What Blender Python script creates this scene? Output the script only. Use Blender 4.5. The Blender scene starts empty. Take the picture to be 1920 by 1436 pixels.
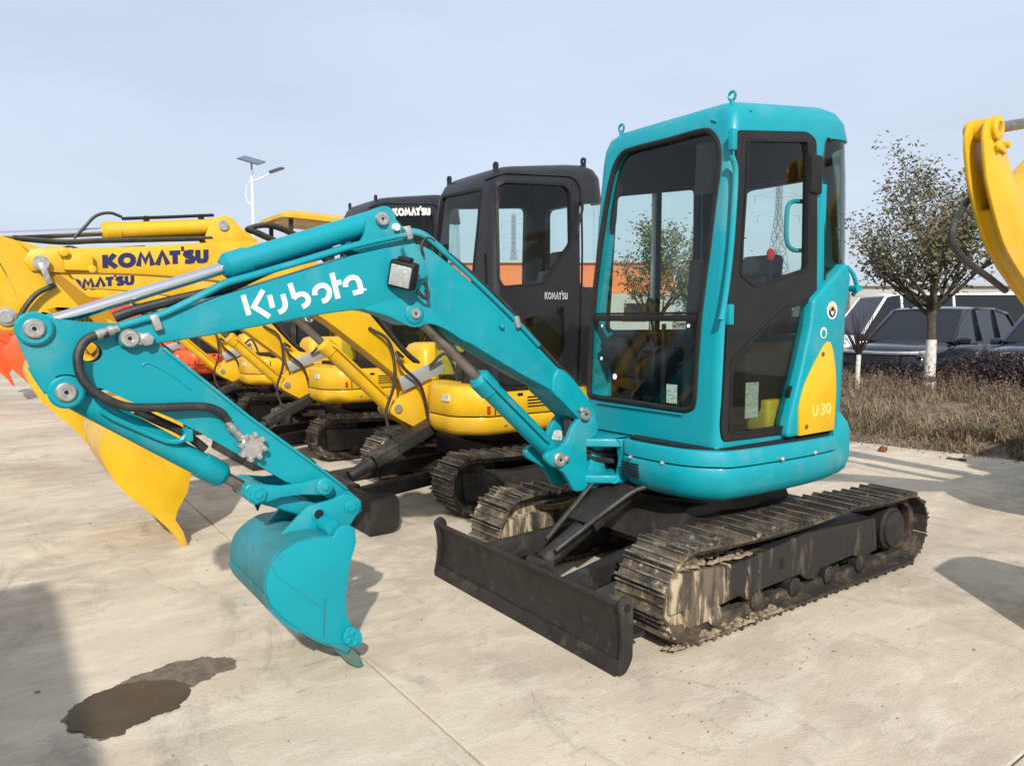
import bpy, bmesh, math, random
from mathutils import Vector, Matrix, noise
from mathutils.bvhtree import BVHTree
random.seed(7)
S = bpy.context.scene
COL = S.collection
rad = math.radians

# ------------------------------------------------------------------ camera
CAM = Vector((3.376, 2.905, 1.48))
FPX = 1380.0                                   # focal length for a 1920 px wide picture
PITCH = math.atan2(118, FPX)
_n = math.hypot(.582, .813)
DIR = Vector((-.582 / _n, -.813 / _n, 0))
RGT = Vector((-.813 / _n, .582 / _n, 0))
FWD = DIR * math.cos(PITCH) + Vector((0, 0, -math.sin(PITCH)))
UPV = RGT.cross(FWD)
cd = bpy.data.cameras.new('camera')
cam = bpy.data.objects.new('camera', cd)
COL.objects.link(cam)
cd.sensor_width = 36.0
cd.lens = 36.0 * FPX / 1920.0
cd.clip_start = .05
cd.clip_end = 3000
cam.matrix_world = Matrix((
    (RGT.x, UPV.x, -FWD.x, CAM.x), (RGT.y, UPV.y, -FWD.y, CAM.y), (RGT.z, UPV.z, -FWD.z, CAM.z), (0, 0, 0, 1)))
S.camera = cam

# ------------------------------------------------------------------ sky, sun, exposure
SUN_TO = Vector((.75, 1.25, 1.0)).normalized()       # towards the sun
EL = math.asin(SUN_TO.z)
AZ = math.atan2(SUN_TO.x, SUN_TO.y)                  # clockwise from +Y
w = bpy.data.worlds.new('World')
S.world = w
w.use_nodes = True
nt = w.node_tree
nt.nodes.clear()
out = nt.nodes.new('ShaderNodeOutputWorld')
bg = nt.nodes.new('ShaderNodeBackground')
sky = nt.nodes.new('ShaderNodeTexSky')
sky.sky_type = 'NISHITA'
sky.sun_disc = False
sky.sun_elevation = EL
sky.sun_rotation = AZ
sky.air_density = 1.0
sky.dust_density = 3.0
sky.ozone_density = 1.5
mixn = nt.nodes.new('ShaderNodeMix')
mixn.data_type = 'RGBA'
mixn.inputs[0].default_value = .8                    # thin even overcast veil over the blue
mixn.inputs[7].default_value = (4.7, 5.22, 6.2, 1)
nt.links.new(sky.outputs[0], mixn.inputs[6])
tcw = nt.nodes.new('ShaderNodeTexCoord')          # faint unevenness of the haze
nzw = nt.nodes.new('ShaderNodeTexNoise')
nzw.inputs['Scale'].default_value = 2.2
nzw.inputs['Detail'].default_value = 5
mpw = nt.nodes.new('ShaderNodeMapping')
mpw.inputs['Scale'].default_value = (1, 1, 3.5)
nt.links.new(tcw.outputs['Generated'], mpw.inputs[0])
nt.links.new(mpw.outputs[0], nzw.inputs['Vector'])
rgw = nt.nodes.new('ShaderNodeMapRange')
for i_, v_ in zip((1, 2, 3, 4), (.3, .7, .95, 1.05)):
    rgw.inputs[i_].default_value = v_
nt.links.new(nzw.outputs['Fac'], rgw.inputs[0])
vmw = nt.nodes.new('ShaderNodeVectorMath')
vmw.operation = 'SCALE'
nt.links.new(mixn.outputs[2], vmw.inputs[0])
nt.links.new(rgw.outputs[0], vmw.inputs['Scale'])
nt.links.new(vmw.outputs[0], bg.inputs[0])
bg.inputs[1].default_value = .125
nt.links.new(bg.outputs[0], out.inputs[0])
sl = bpy.data.lights.new('sun', 'SUN')
sl.energy = 3.9
sl.angle = rad(1.1)
sl.color = (1, .95, .87)
sun = bpy.data.objects.new('sun', sl)
COL.objects.link(sun)
sun.rotation_euler = SUN_TO.to_track_quat('Z', 'Y').to_euler()
sun.location = (0, 0, 30)
S.view_settings.view_transform = 'Standard'
S.view_settings.look = 'None'
S.view_settings.exposure = .3
S.view_settings.gamma = 1
S.view_settings.use_curve_mapping = False
S.render.engine = 'CYCLES'
S.cycles.transparent_max_bounces = 40
S.cycles.max_bounces = 10

# ------------------------------------------------------------------ materials
def mat(name, col, rough=.5, metal=0., col2=None, nscale=6., lo=.4, hi=.65, bump=0., bscale=60., coat=0.,
        col3=None, n3=2., lo3=.5, hi3=.7, spec=.5, detail=6, wear=None, streak=1., grad=None):
    m = bpy.data.materials.new(name)
    m.use_nodes = True
    t = m.node_tree
    b = t.nodes['Principled BSDF']
    b.inputs['Roughness'].default_value = rough
    b.inputs['Metallic'].default_value = metal
    b.inputs['Specular IOR Level'].default_value = spec
    b.inputs['Coat Weight'].default_value = coat
    b.inputs['Coat Roughness'].default_value = .12
    b.inputs['Base Color'].default_value = (*col, 1)
    tc = t.nodes.new('ShaderNodeNewGeometry')
    src = None

    def layer(prev, c2, sc, l, h):
        n = t.nodes.new('ShaderNodeTexNoise')
        n.inputs['Scale'].default_value = sc
        n.inputs['Detail'].default_value = detail
        n.inputs['Roughness'].default_value = .65
        mp_ = t.nodes.new('ShaderNodeMapping')
        mp_.inputs['Scale'].default_value = (1, 1, streak)
        t.links.new(tc.outputs['Position'], mp_.inputs[0])
        t.links.new(mp_.outputs[0], n.inputs['Vector'])
        r = t.nodes.new('ShaderNodeMapRange')
        r.inputs[1].default_value = l
        r.inputs[2].default_value = h
        fac = n.outputs['Fac']
        if grad:             # more of it towards one end of the machine
            sx = t.nodes.new('ShaderNodeSeparateXYZ')
            t.links.new(tc.outputs['Position'], sx.inputs[0])
            gr_ = t.nodes.new('ShaderNodeMapRange')
            for i_, v_ in zip((1, 2, 3, 4), grad): gr_.inputs[i_].default_value = v_
            t.links.new(sx.outputs[0], gr_.inputs[0])
            ad_ = t.nodes.new('ShaderNodeMath'); ad_.operation = 'ADD'
            t.links.new(fac, ad_.inputs[0]); t.links.new(gr_.outputs[0], ad_.inputs[1])
            fac = ad_.outputs[0]
        t.links.new(fac, r.inputs[0])
        mx = t.nodes.new('ShaderNodeMix')
        mx.data_type = 'RGBA'
        t.links.new(r.outputs[0], mx.inputs[0])
        if prev is None:
            mx.inputs[6].default_value = (*col, 1)
        else:
            t.links.new(prev, mx.inputs[6])
        mx.inputs[7].default_value = (*c2, 1)
        return mx.outputs[2]
    if col2:
        src = layer(src, col2, nscale, lo, hi)
    if col3:
        src = layer(src, col3, n3, lo3, hi3)
    if wear:                 # small chips, rubbed spots and a film of dust
        c_, sc_, l_ = wear
        src = layer(src, c_, sc_, l_, l_ + .035)
        src = layer(src, tuple(.75 * v + .25 * d for v, d in zip(col, (.36, .31, .24))), 3.1, .55, .80)
        nr = t.nodes.new('ShaderNodeTexNoise'); nr.inputs['Scale'].default_value = 4; nr.inputs['Detail'].default_value = 8
        rr = t.nodes.new('ShaderNodeMapRange')
        for i_, v_ in zip((1, 2, 3, 4), (.3, .7, rough - .08, rough + .22)): rr.inputs[i_].default_value = v_
        t.links.new(tc.outputs['Position'], nr.inputs['Vector']); t.links.new(nr.outputs['Fac'], rr.inputs[0]); t.links.new(rr.outputs[0], b.inputs['Roughness'])
    if src:
        t.links.new(src, b.inputs['Base Color'])
    if bump:
        n = t.nodes.new('ShaderNodeTexNoise')
        n.inputs['Scale'].default_value = bscale
        n.inputs['Detail'].default_value = 5
        t.links.new(tc.outputs['Position'], n.inputs['Vector'])
        bp = t.nodes.new('ShaderNodeBump')
        bp.inputs['Strength'].default_value = bump
        bp.inputs['Distance'].default_value = .01
        t.links.new(n.outputs['Fac'], bp.inputs['Height'])
        t.links.new(bp.outputs[0], b.inputs['Normal'])
    return m


def glass_mat(name, tint, refl=1.45):
    m = bpy.data.materials.new(name)
    m.use_nodes = True
    t = m.node_tree
    t.nodes.clear()
    o = t.nodes.new('ShaderNodeOutputMaterial')
    tr = t.nodes.new('ShaderNodeBsdfTransparent')
    tr.inputs[0].default_value = (*tint, 1)
    gl = t.nodes.new('ShaderNodeBsdfGlossy')
    gl.inputs['Roughness'].default_value = .03
    fr = t.nodes.new('ShaderNodeFresnel')
    fr.inputs[0].default_value = refl
    mx = t.nodes.new('ShaderNodeMixShader')
    geo = t.nodes.new('ShaderNodeNewGeometry')
    inv = t.nodes.new('ShaderNodeMath'); inv.operation = 'SUBTRACT'; inv.inputs[0].default_value = 1
    mul = t.nodes.new('ShaderNodeMath'); mul.operation = 'MULTIPLY'
    t.links.new(geo.outputs['Backfacing'], inv.inputs[1])       # the inner face of a pane adds no second mirror
    t.links.new(inv.outputs[0], mul.inputs[0])
    t.links.new(fr.outputs[0], mul.inputs[1])
    t.links.new(mul.outputs[0], mx.inputs[0])
    t.links.new(tr.outputs[0], mx.inputs[1])
    t.links.new(gl.outputs[0], mx.inputs[2])
    t.links.new(mx.outputs[0], o.inputs[0])
    return m


M = {}
M['teal'] = mat('teal_paint', (.001, .278, .335), .36, wear=((.02, .12, .13), 34, .69), col2=(.002, .235, .30), nscale=2.2, lo=.35, hi=.75, bump=.04, bscale=40, coat=.08, spec=.32,
                col3=(.004, .265, .32), n3=9, lo3=.62, hi3=.85)
M['teal_worn'] = mat('worn_teal_paint', (.006, .22, .27), .42, wear=((.10, .085, .06), 22, .62), col2=(.02, .15, .165), nscale=5, lo=.42, hi=.64, bump=.1, bscale=60,
                     col3=(.10, .17, .13), n3=14, lo3=.6, hi3=.72)
M['yellow'] = mat('yellow_paint', (.68, .40, .006), .38, wear=((.20, .12, .03), 40, .70), col2=(.56, .315, .006), nscale=3, lo=.4, hi=.7, bump=.05, bscale=50, coat=.2,
                  col3=(.38, .22, .05), n3=16, lo3=.66, hi3=.8)
M['orange'] = mat('orange_paint', (.72, .10, .015), .42, col2=(.55, .075, .015), nscale=4, bump=.05)
M['black'] = mat('black_paint', (.016, .0145, .0135), .48, spec=.35, wear=((.10, .08, .06), 30, .67), col2=(.028, .024, .021), nscale=7, bump=.06, bscale=80,
                 col3=(.075, .062, .048), n3=11, lo3=.58, hi3=.8)
M['cabblack'] = mat('graphite_paint', (.013, .0135, .0165), .38, spec=.4, col2=(.019, .019, .022), nscale=3, bump=.03, bscale=60)
M['doorblack'] = mat('door_black_paint', (.009, .0088, .0092), .45, spec=.35, col2=(.015, .014, .014), nscale=4, bump=.05, bscale=70)
M['rubber'] = mat('rubber', (.009, .009, .010), .6, spec=.3, col2=(.016, .015, .014), nscale=14)
M['trim'] = mat('bright_trim', (.78, .79, .80), .3, .35)
M['hose'] = mat('hose_sheath', (.018, .018, .019), .45, col2=(.04, .038, .036), nscale=20, bump=.3, bscale=220)
M['chrome'] = mat('chrome_rod', (.82, .82, .82), .13, 1.0)
M['rod_dull'] = mat('dull_rod', (.30, .27, .25), .35, .8, col2=(.2, .16, .13), nscale=10)
M['zinc'] = mat('zinc_plate', (.55, .55, .53), .38, .75, col2=(.36, .35, .32), nscale=30, bump=.1, bscale=120)
M['shoe'] = mat('muddy_steel', (.032, .027, .023), .55, grad=(-.6, 1.0, -.06, .06), col2=(.12, .092, .06), nscale=7, lo=.46, hi=.62, bump=.6, bscale=90,
                col3=(.40, .32, .21), n3=12, lo3=.61, hi3=.70)
M['worn'] = mat('worn_steel_edge', (.27, .24, .21), .42, .4, col2=(.075, .062, .05), nscale=9, lo=.42, hi=.6, bump=.3, bscale=120, col3=(.40, .32, .21), n3=7, lo3=.58, hi3=.68)
M['mudframe'] = mat('muddy_black_paint', (.016, .0155, .0155), .5, grad=(-.1, 1.0, -.10, .16), streak=.22, col2=(.13, .10, .068), nscale=9, lo=.50, hi=.66, bump=.45, bscale=60,
                    col3=(.42, .34, .23), n3=16, lo3=.60, hi3=.70)
M['mud'] = mat('dry_mud', (.30, .235, .155), .95, col2=(.19, .145, .095), nscale=18, bump=.9, bscale=50)
M['glass'] = glass_mat('cab_glass', (.91, .96, .945))
M['glass_tint'] = glass_mat('tinted_cab_glass', (.60, .66, .64), 1.5)
M['glass_dark'] = glass_mat('lower_cab_glass', (.72, .78, .74), 1.5)
M['carglass'] = mat('car_glass', (.012, .015, .018), .05, spec=.4)
M['white'] = mat('white_print', (.80, .80, .78), .4)
M['paleprint'] = mat('pale_print', (.80, .62, .22), .45)
M['tooth'] = mat('worn_tooth', (.035, .13, .12), .5, col2=(.10, .15, .11), nscale=12, lo=.45, hi=.6, bump=.3, bscale=70, col3=(.16, .13, .09), n3=20, lo3=.58, hi3=.68)
M['navy'] = mat('navy_print', (.016, .018, .085), .4)
M['greyprint'] = mat('grey_print', (.42, .42, .42), .4)
M['interior'] = mat('cab_trim', (.012, .012, .013), .7, spec=.3, bump=.1)
M['seat'] = mat('seat_vinyl', (.02, .02, .022), .5, col2=(.035, .035, .035), nscale=8)
M['red'] = mat('red_plastic', (.5, .02, .02), .35)
M['lens'] = mat('lamp_lens', (.42, .44, .43), .12, col2=(.30, .32, .31), nscale=60, bump=.4, bscale=140, coat=.6)
M['yellowplastic'] = mat('yellow_plastic', (.75, .52, .03), .4)
M['paper'] = mat('paper_sticker', (.62, .63, .60), .6, col2=(.30, .31, .30), nscale=90, lo=.5, hi=.56)
M['carblack'] = mat('dark_car_paint', (.010, .012, .018), .15, coat=.6)
M['carblue'] = mat('dark_blue_car_paint', (.018, .022, .042), .18, coat=.8)
M['carwhite'] = mat('white_car_paint', (.72, .73, .74), .25, coat=.6)
M['tyre'] = mat('tyre_rubber', (.018, .018, .018), .8)
M['headlight'] = mat('headlight_plastic', (.35, .37, .40), .1, .3, col2=(.05, .05, .06), nscale=25, lo=.45, hi=.55, coat=.8)
M['whitewash'] = mat('whitewashed_bark', (.62, .60, .55), .9, col2=(.36, .33, .28), nscale=14, lo=.5, hi=.66, bump=.7, bscale=40)
M['bark'] = mat('bark', (.085, .070, .055), .9, col2=(.045, .037, .03), nscale=12, bump=.8, bscale=40)
M['leaf'] = mat('leaf', (.095, .10, .050), .45, col2=(.15, .13, .066), nscale=1.6, lo=.4, hi=.6, col3=(.10, .062, .028), n3=7, lo3=.60, hi3=.72)
M['leaf2'] = mat('leaf_light', (.10, .12, .03), .5, col2=(.18, .13, .03), nscale=1.2, lo=.4, hi=.6, col3=(.05, .07, .025), n3=6, lo3=.55, hi3=.7)
M['straw'] = mat('dry_grass_blade', (.30, .225, .135), .9, col2=(.125, .085, .058), nscale=2.3, lo=.42, hi=.62, col3=(.11, .115, .045), n3=1.1, lo3=.52, hi3=.68)
M['brush'] = mat('dry_brush_stem', (.17, .115, .085), .9, col2=(.085, .06, .05), nscale=3, lo=.42, hi=.6, col3=(.28, .21, .13), n3=6, lo3=.58, hi3=.7)
M['twig'] = mat('hedge_twig', (.048, .032, .038), .85, col2=(.024, .017, .022), nscale=5, col3=(.045, .05, .025), n3=3, lo3=.55, hi3=.7)
M['soil'] = mat('soil', (.13, .10, .068), .95, col2=(.20, .155, .10), nscale=3, bump=.9, bscale=14, col3=(.07, .055, .04), n3=9, lo3=.5, hi3=.65)
M['pole'] = mat('white_pole_paint', (.74, .75, .76), .4)
M['panel'] = mat('solar_cells', (.05, .06, .09), .15, coat=.5)
M['steelgrey'] = mat('galvanised_steel', (.36, .38, .40), .5, .4)
M['wallgrey'] = mat('pale_wall', (.34, .33, .31), .8, col2=(.28, .27, .25), nscale=.3)
M['wallorange'] = mat('orange_cladding', (.62, .16, .05), .6, col2=(.55, .13, .04), nscale=.3)
M['farland'] = mat('far_ground', (.30, .27, .21), .95, col2=(.22, .21, .15), nscale=.05)
M['fartree'] = mat('far_leaf', (.07, .085, .06), .8, col2=(.10, .10, .07), nscale=.2)
M['debris'] = mat('dirt_crumb', (.17, .14, .10), .95, col2=(.30, .25, .18), nscale=3)
M['rust'] = mat('rusty_lump', (.20, .07, .025), .9, col2=(.08, .04, .02), nscale=25)


def concrete():
    m = bpy.data.materials.new('concrete')
    m.use_nodes = True
    t = m.node_tree
    b = t.nodes['Principled BSDF']
    b.inputs['Specular IOR Level'].default_value = .3
    g = t.nodes.new('ShaderNodeNewGeometry')

    def nz(scale, detail=8, rough=.6, sx=1, sy=1, dist=0):
        mp = t.nodes.new('ShaderNodeMapping')
        mp.inputs['Scale'].default_value = (sx, sy, 1)
        mp.inputs['Rotation'].default_value = (0, 0, .3)
        n = t.nodes.new('ShaderNodeTexNoise')
        n.inputs['Scale'].default_value = scale
        n.inputs['Detail'].default_value = detail
        n.inputs['Roughness'].default_value = rough
        n.inputs['Distortion'].default_value = dist
        t.links.new(g.outputs['Position'], mp.inputs[0])
        t.links.new(mp.outputs[0], n.inputs['Vector'])
        return n.outputs['Fac']

    def rng(f, l, h, a=0., c=1.):
        r = t.nodes.new('ShaderNodeMapRange')
        r.inputs[1].default_value = l
        r.inputs[2].default_value = h
        r.inputs[3].default_value = a
        r.inputs[4].default_value = c
        t.links.new(f, r.inputs[0])
        return r.outputs[0]

    def mix(f, a, c):
        x = t.nodes.new('ShaderNodeMix')
        x.data_type = 'RGBA'
        t.links.new(f, x.inputs[0])
        for i, v in ((6, a), (7, c)):
            if isinstance(v, tuple):
                x.inputs[i].default_value = (*v, 1)
            else:
                t.links.new(v, x.inputs[i])
        return x.outputs[2]
    c = mix(rng(nz(.8), .38, .62), (.575, .495, .372), (.425, .362, .276))
    c = mix(rng(nz(2.6, 9, .7, 1, 2.2, .6), .46, .66, 0, .85), c, (.635, .56, .44))
    c = mix(rng(nz(1.1, 8, .75, 2.2, .8, 1.2), .54, .70, 0, .7), c, (.235, .205, .165))
    c = mix(rng(nz(5.5, 8, .75, 1, 4.5, .3), .57, .68, 0, .5), c, (.24, .21, .17))
    c = mix(rng(nz(42, 4, .6), .62, .74, 0, .5), c, (.17, .15, .118))
    c = mix(rng(nz(110, 3, .6), .5, .8, 0, .35), c, (.58, .52, .42))
    c = mix(rng(nz(.33, 5, .6, 1, 1.6, .8), .50, .68, 0, .5), c, (.27, .235, .185))
    c = mix(rng(nz(16, 6, .8, 1, 7, .2), .62, .70, 0, .45), c, (.16, .14, .115))
    # a few hairline cracks and fine dark grit
    vo = t.nodes.new('ShaderNodeTexVoronoi'); vo.feature = 'DISTANCE_TO_EDGE'; vo.inputs['Scale'].default_value = .42
    wn = t.nodes.new('ShaderNodeTexNoise'); wn.inputs['Scale'].default_value = 1.7; wn.inputs['Detail'].default_value = 8
    va = t.nodes.new('ShaderNodeVectorMath'); va.operation = 'MULTIPLY_ADD'; va.inputs[1].default_value = (.9, .9, 0)
    t.links.new(g.outputs['Position'], wn.inputs['Vector']); t.links.new(wn.outputs['Color'], va.inputs[0]); t.links.new(g.outputs['Position'], va.inputs[2])
    t.links.new(va.outputs[0], vo.inputs['Vector'])
    mk = t.nodes.new('ShaderNodeMath'); mk.operation = 'MULTIPLY'
    t.links.new(rng(vo.outputs['Distance'], .0012, .003, 1, 0), mk.inputs[0]); t.links.new(rng(nz(.7, 3), .50, .62, 0, .32), mk.inputs[1])
    c = mix(mk.outputs[0], c, (.15, .13, .10))
    c = mix(rng(nz(190, 2, .5), .64, .72, 0, .55), c, (.20, .175, .14))
    t.links.new(c, b.inputs['Base Color'])
    t.links.new(rng(nz(3), .3, .7, .75, .92), b.inputs['Roughness'])
    bp = t.nodes.new('ShaderNodeBump')
    bp.inputs['Strength'].default_value = .35
    bp.inputs['Distance'].default_value = .01
    ad = t.nodes.new('ShaderNodeMath')
    ad.operation = 'ADD'
    t.links.new(nz(70, 5, .7), ad.inputs[0])
    t.links.new(nz(7, 8, .7, 1, 2.5), ad.inputs[1])
    t.links.new(ad.outputs[0], bp.inputs['Height'])
    t.links.new(bp.outputs[0], b.inputs['Normal'])
    return m


M['concrete'] = concrete()
M['joint'] = mat('joint_filler', (.16, .135, .10), .95, col2=(.12, .10, .08), nscale=6)
M['wet'] = mat('wet_concrete', (.050, .040, .031), .32, col2=(.068, .055, .042), nscale=6, bump=.05, bscale=30, spec=.25)
M['damp'] = mat('damp_concrete', (.105, .083, .062), .6, col2=(.19, .152, .112), nscale=22, lo=.4, hi=.65, bump=.3, bscale=70)


# ------------------------------------------------------------------ geometry helpers
def ray(x, y):
    return FWD + RGT * ((x - 960.) / FPX) - UPV * ((y - 718.) / FPX)


def onp(x, y, ax, v):
    """the point of the place that a sight line meets on the plane axis = v"""
    d = ray(x, y)
    return CAM + d * ((v - CAM[ax]) / d[ax])


def tx(pts, v):           # outline lying on a plane Y = v -> (x, z)
    return [(p.x, p.z) for p in (onp(a, b, 1, v) for a, b in pts)]


def fx(pts, v):           # outline lying on a plane X = v -> (y, z)
    return [(p.y, p.z) for p in (onp(a, b, 0, v) for a, b in pts)]


def cr(c, ox, oy, s):     # crop coordinates to picture coordinates
    return [(ox + a / s, oy + b / s) for a, b in c]


OFF = Vector((0, 0, 0))


def spline(pts, n=6, closed=False):
    P = [Vector(p) for p in pts]
    L = len(P)
    res = []
    rng = range(L) if closed else range(L - 1)
    for i in rng:
        if closed:
            p0, p1, p2, p3 = P[(i - 1) % L], P[i], P[(i + 1) % L], P[(i + 2) % L]
        else:
            p1, p2 = P[i], P[i + 1]
            p0 = P[i - 1] if i else p1 * 2 - p2
            p3 = P[i + 2] if i + 2 < L else p2 * 2 - p1
        for k in range(n):
            t = k / n
            res.append(.5 * (2 * p1 + (p2 - p0) * t + (2 * p0 - 5 * p1 + 4 * p2 - p3) * t * t + (3 * p1 - p0 - 3 * p2 + p3) * t ** 3))
    if not closed:
        res.append(P[-1])
    return res


def sp2(pts, n=5, closed=True):
    return [(p.x, p.y) for p in spline([(a, b, 0) for a, b in pts], n, closed)]


def roundpoly(pts, r, n=4):
    """round the corners of a 2D polygon"""
    res = []
    L = len(pts)
    for i in range(L):
        p0, p1, p2 = Vector(pts[i - 1]), Vector(pts[i]), Vector(pts[(i + 1) % L])
        a, b = p0 - p1, p2 - p1
        rr = min(r, a.length * .45, b.length * .45)
        a, b = p1 + a.normalized() * rr, p1 + b.normalized() * rr
        for k in range(n + 1):
            t = k / n
            q = a * (1 - t) ** 2 + p1 * 2 * t * (1 - t) + b * t * t
            res.append((q.x, q.y))
    return res


def inset(pts, d):
    """offset a 2D polygon inwards by d"""
    L = len(pts)
    area = sum(pts[i - 1][0] * pts[i][1] - pts[i][0] * pts[i - 1][1] for i in range(L))
    s = 1 if area > 0 else -1
    res = []
    for i in range(L):
        p0, p1, p2 = Vector(pts[i - 1]), Vector(pts[i]), Vector(pts[(i + 1) % L])
        e1, e2 = (p1 - p0), (p2 - p1)
        if e1.length < 1e-9 or e2.length < 1e-9:
            e1 = e2 = (p2 - p0)
        e1.normalize(); e2.normalize()
        n1, n2 = Vector((-e1.y, e1.x)) * s, Vector((-e2.y, e2.x)) * s
        m = n1 + n2
        k = max(.35, m.dot(n1) if m.length else 1)
        q = p1 + m * (d / k)
        res.append((q.x, q.y))
    return res


class MB:
    def __init__(self):
        self.v = []; self.f = []

    def add(self, vs, fs):
        b = len(self.v)
        self.v += [Vector(p) for p in vs]
        self.f += [tuple(b + i for i in f) for f in fs]
        return self

    def box(self, c, s, R=None):
        vs = []
        for z in (-.5, .5):
            for y in (-.5, .5):
                for x in (-.5, .5):
                    p = Vector((x * s[0], y * s[1], z * s[2]))
                    if R is not None: p = R @ p
                    vs.append(p + Vector(c))
        return self.add(vs, [(0, 2, 3, 1), (4, 5, 7, 6), (0, 1, 5, 4), (2, 6, 7, 3), (0, 4, 6, 2), (1, 3, 7, 5)])

    def bar(self, a, b, w, h, up=(0, 0, 1)):
        """rectangular bar from a to b, w across, h along up"""
        a, b = Vector(a), Vector(b)
        d = (b - a).normalized(); s = d.cross(Vector(up)).normalized(); u = s.cross(d)
        vs = [q + s * (w / 2 * i) + u * (h / 2 * j) for q in (a, b) for i, j in ((-1, -1), (1, -1), (1, 1), (-1, 1))]
        return self.add(vs, [(0, 1, 2, 3), (7, 6, 5, 4), (0, 4, 5, 1), (1, 5, 6, 2), (2, 6, 7, 3), (3, 7, 4, 0)])

    def _m(self, ax, a, p):
        return {'y': (p[0], a, p[1]), 'x': (a, p[0], p[1]), 'z': (p[0], p[1], a)}[ax]

    def prism(self, pts, ax, a, b):
        n = len(pts)
        vs = [self._m(ax, a, p) for p in pts] + [self._m(ax, b, p) for p in pts]
        fs = [tuple(range(n)), tuple(range(2 * n - 1, n - 1, -1))]
        fs += [(i, n + i, n + (i + 1) % n, (i + 1) % n) for i in range(n)]
        return self.add(vs, fs)

    def ring(self, o, i, ax, a, b):
        n = len(o)
        vs = [self._m(ax, q, p) for q in (a, b) for L in (o, i) for p in L]
        fs = []
        for k in range(n):
            j = (k + 1) % n
            fs += [(k, j, n + j, n + k), (2 * n + k, 3 * n + k, 3 * n + j, 2 * n + j), (k, 2 * n + k, 2 * n + j, j),
                   (n + k, n + j, 3 * n + j, 3 * n + k)]
        return self.add(vs, fs)

    def strip(self, pts, th, ax, a, b):
        """open 2D path thickened by th and extruded"""
        n = len(pts)
        L, R = [], []
        for i in range(n):
            p = Vector(pts[i])
            d = (Vector(pts[min(i + 1, n - 1)]) - Vector(pts[max(i - 1, 0)])).normalized()
            q = Vector((-d.y, d.x)) * th / 2
            L.append(tuple(p + q)); R.append(tuple(p - q))
        vs = [self._m(ax, q, p) for q in (a, b) for P in (L, R) for p in P]
        fs = []
        for k in range(n - 1):
            j = k + 1
            fs += [(k, j, n + j, n + k), (2 * n + k, 3 * n + k, 3 * n + j, 2 * n + j), (k, 2 * n + k, 2 * n + j, j),
                   (n + k, n + j, 3 * n + j, 3 * n + k)]
        for k in (0, n - 1):
            fs.append((k, n + k, 3 * n + k, 2 * n + k))
        return self.add(vs, fs)

    def lathe(self, p, d, prof, n=20):
        """prof: list of (distance along d, radius)"""
        p, d = Vector(p), Vector(d).normalized()
        u = d.orthogonal().normalized(); w_ = d.cross(u)
        vs, fs = [], []
        for t, r in prof:
            for k in range(n):
                a = 2 * math.pi * k / n
                vs.append(p + d * t + (u * math.cos(a) + w_ * math.sin(a)) * r)
        m = len(prof)
        for i in range(m - 1):
            for k in range(n):
                j = (k + 1) % n
                fs.append((i * n + k, i * n + j, (i + 1) * n + j, (i + 1) * n + k))
        fs.append(tuple(range(n - 1, -1, -1)))
        fs.append(tuple((m - 1) * n + k for k in range(n)))
        return self.add(vs, fs)

    def cyl(self, a, b, r, r2=None, n=20, bev=0):
        a, b = Vector(a), Vector(b)
        L = (b - a).length
        r2 = r if r2 is None else r2
        if bev:
            return self.lathe(a, b - a, [(0, r - bev), (bev, r), (L - bev, r2), (L, r2 - bev)], n)
        return self.lathe(a, b - a, [(0, r), (L, r2)], n)

    def tube(self, path, r, n=10, sm=6):
        P = spline(path, sm) if sm else [Vector(p) for p in path]
        m = len(P)
        u = (P[1] - P[0]).orthogonal().normalized()
        vs, fs = [], []
        for i in range(m):
            d = (P[min(i + 1, m - 1)] - P[max(i - 1, 0)]).normalized()
            u = (u - d * u.dot(d))
            u = u.normalized() if u.length > 1e-6 else d.orthogonal().normalized()
            w_ = d.cross(u)
            rr = r[min(len(r) - 1, int(i / m * len(r)))] if isinstance(r, (list, tuple)) else r
            for k in range(n):
                a = 2 * math.pi * k / n
                vs.append(P[i] + (u * math.cos(a) + w_ * math.sin(a)) * rr)
        for i in range(m - 1):
            for k in range(n):
                j = (k + 1) % n
                fs.append((i * n + k, i * n + j, (i + 1) * n + j, (i + 1) * n + k))
        fs.append(tuple(range(n - 1, -1, -1)))
        fs.append(tuple((m - 1) * n + k for k in range(n)))
        return self.add(vs, fs)

    def loft(self, loops, cap=True):
        n = len(loops[0])
        vs = [p for L in loops for p in L]
        fs = []
        for i in range(len(loops) - 1):
            for k in range(n):
                j = (k + 1) % n
                fs.append((i * n + k, i * n + j, (i + 1) * n + j, (i + 1) * n + k))
        if cap:
            fs.append(tuple(range(n - 1, -1, -1)))
            fs.append(tuple((len(loops) - 1) * n + k for k in range(n)))
        return self.add(vs, fs)

    def mesh(self, name, bevel=0., seg=2, fix=True, offset=True):
        bm = bmesh.new()
        o = OFF if offset else Vector((0, 0, 0))
        V = [bm.verts.new(p - o) for p in self.v]
        for f in self.f:
            try: bm.faces.new([V[i] for i in f])
            except ValueError: pass
        if fix: bmesh.ops.recalc_face_normals(bm, faces=bm.faces)
        if bevel:
            ed = [e for e in bm.edges if len(e.link_faces) == 2 and e.calc_face_angle(0) > .6]
            if ed:
                bmesh.ops.bevel(bm, geom=ed, offset=bevel, segments=seg, affect='EDGES', clamp_overlap=True, profile=.5)
        me = bpy.data.meshes.new(name)
        bm.to_mesh(me); bm.free()
        return me

    def build(self, name, m, parent=None, bevel=0., seg=2, smooth=35, label=None):
        return link(name, self.mesh(name, bevel, seg), m, parent, smooth, label)


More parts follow.
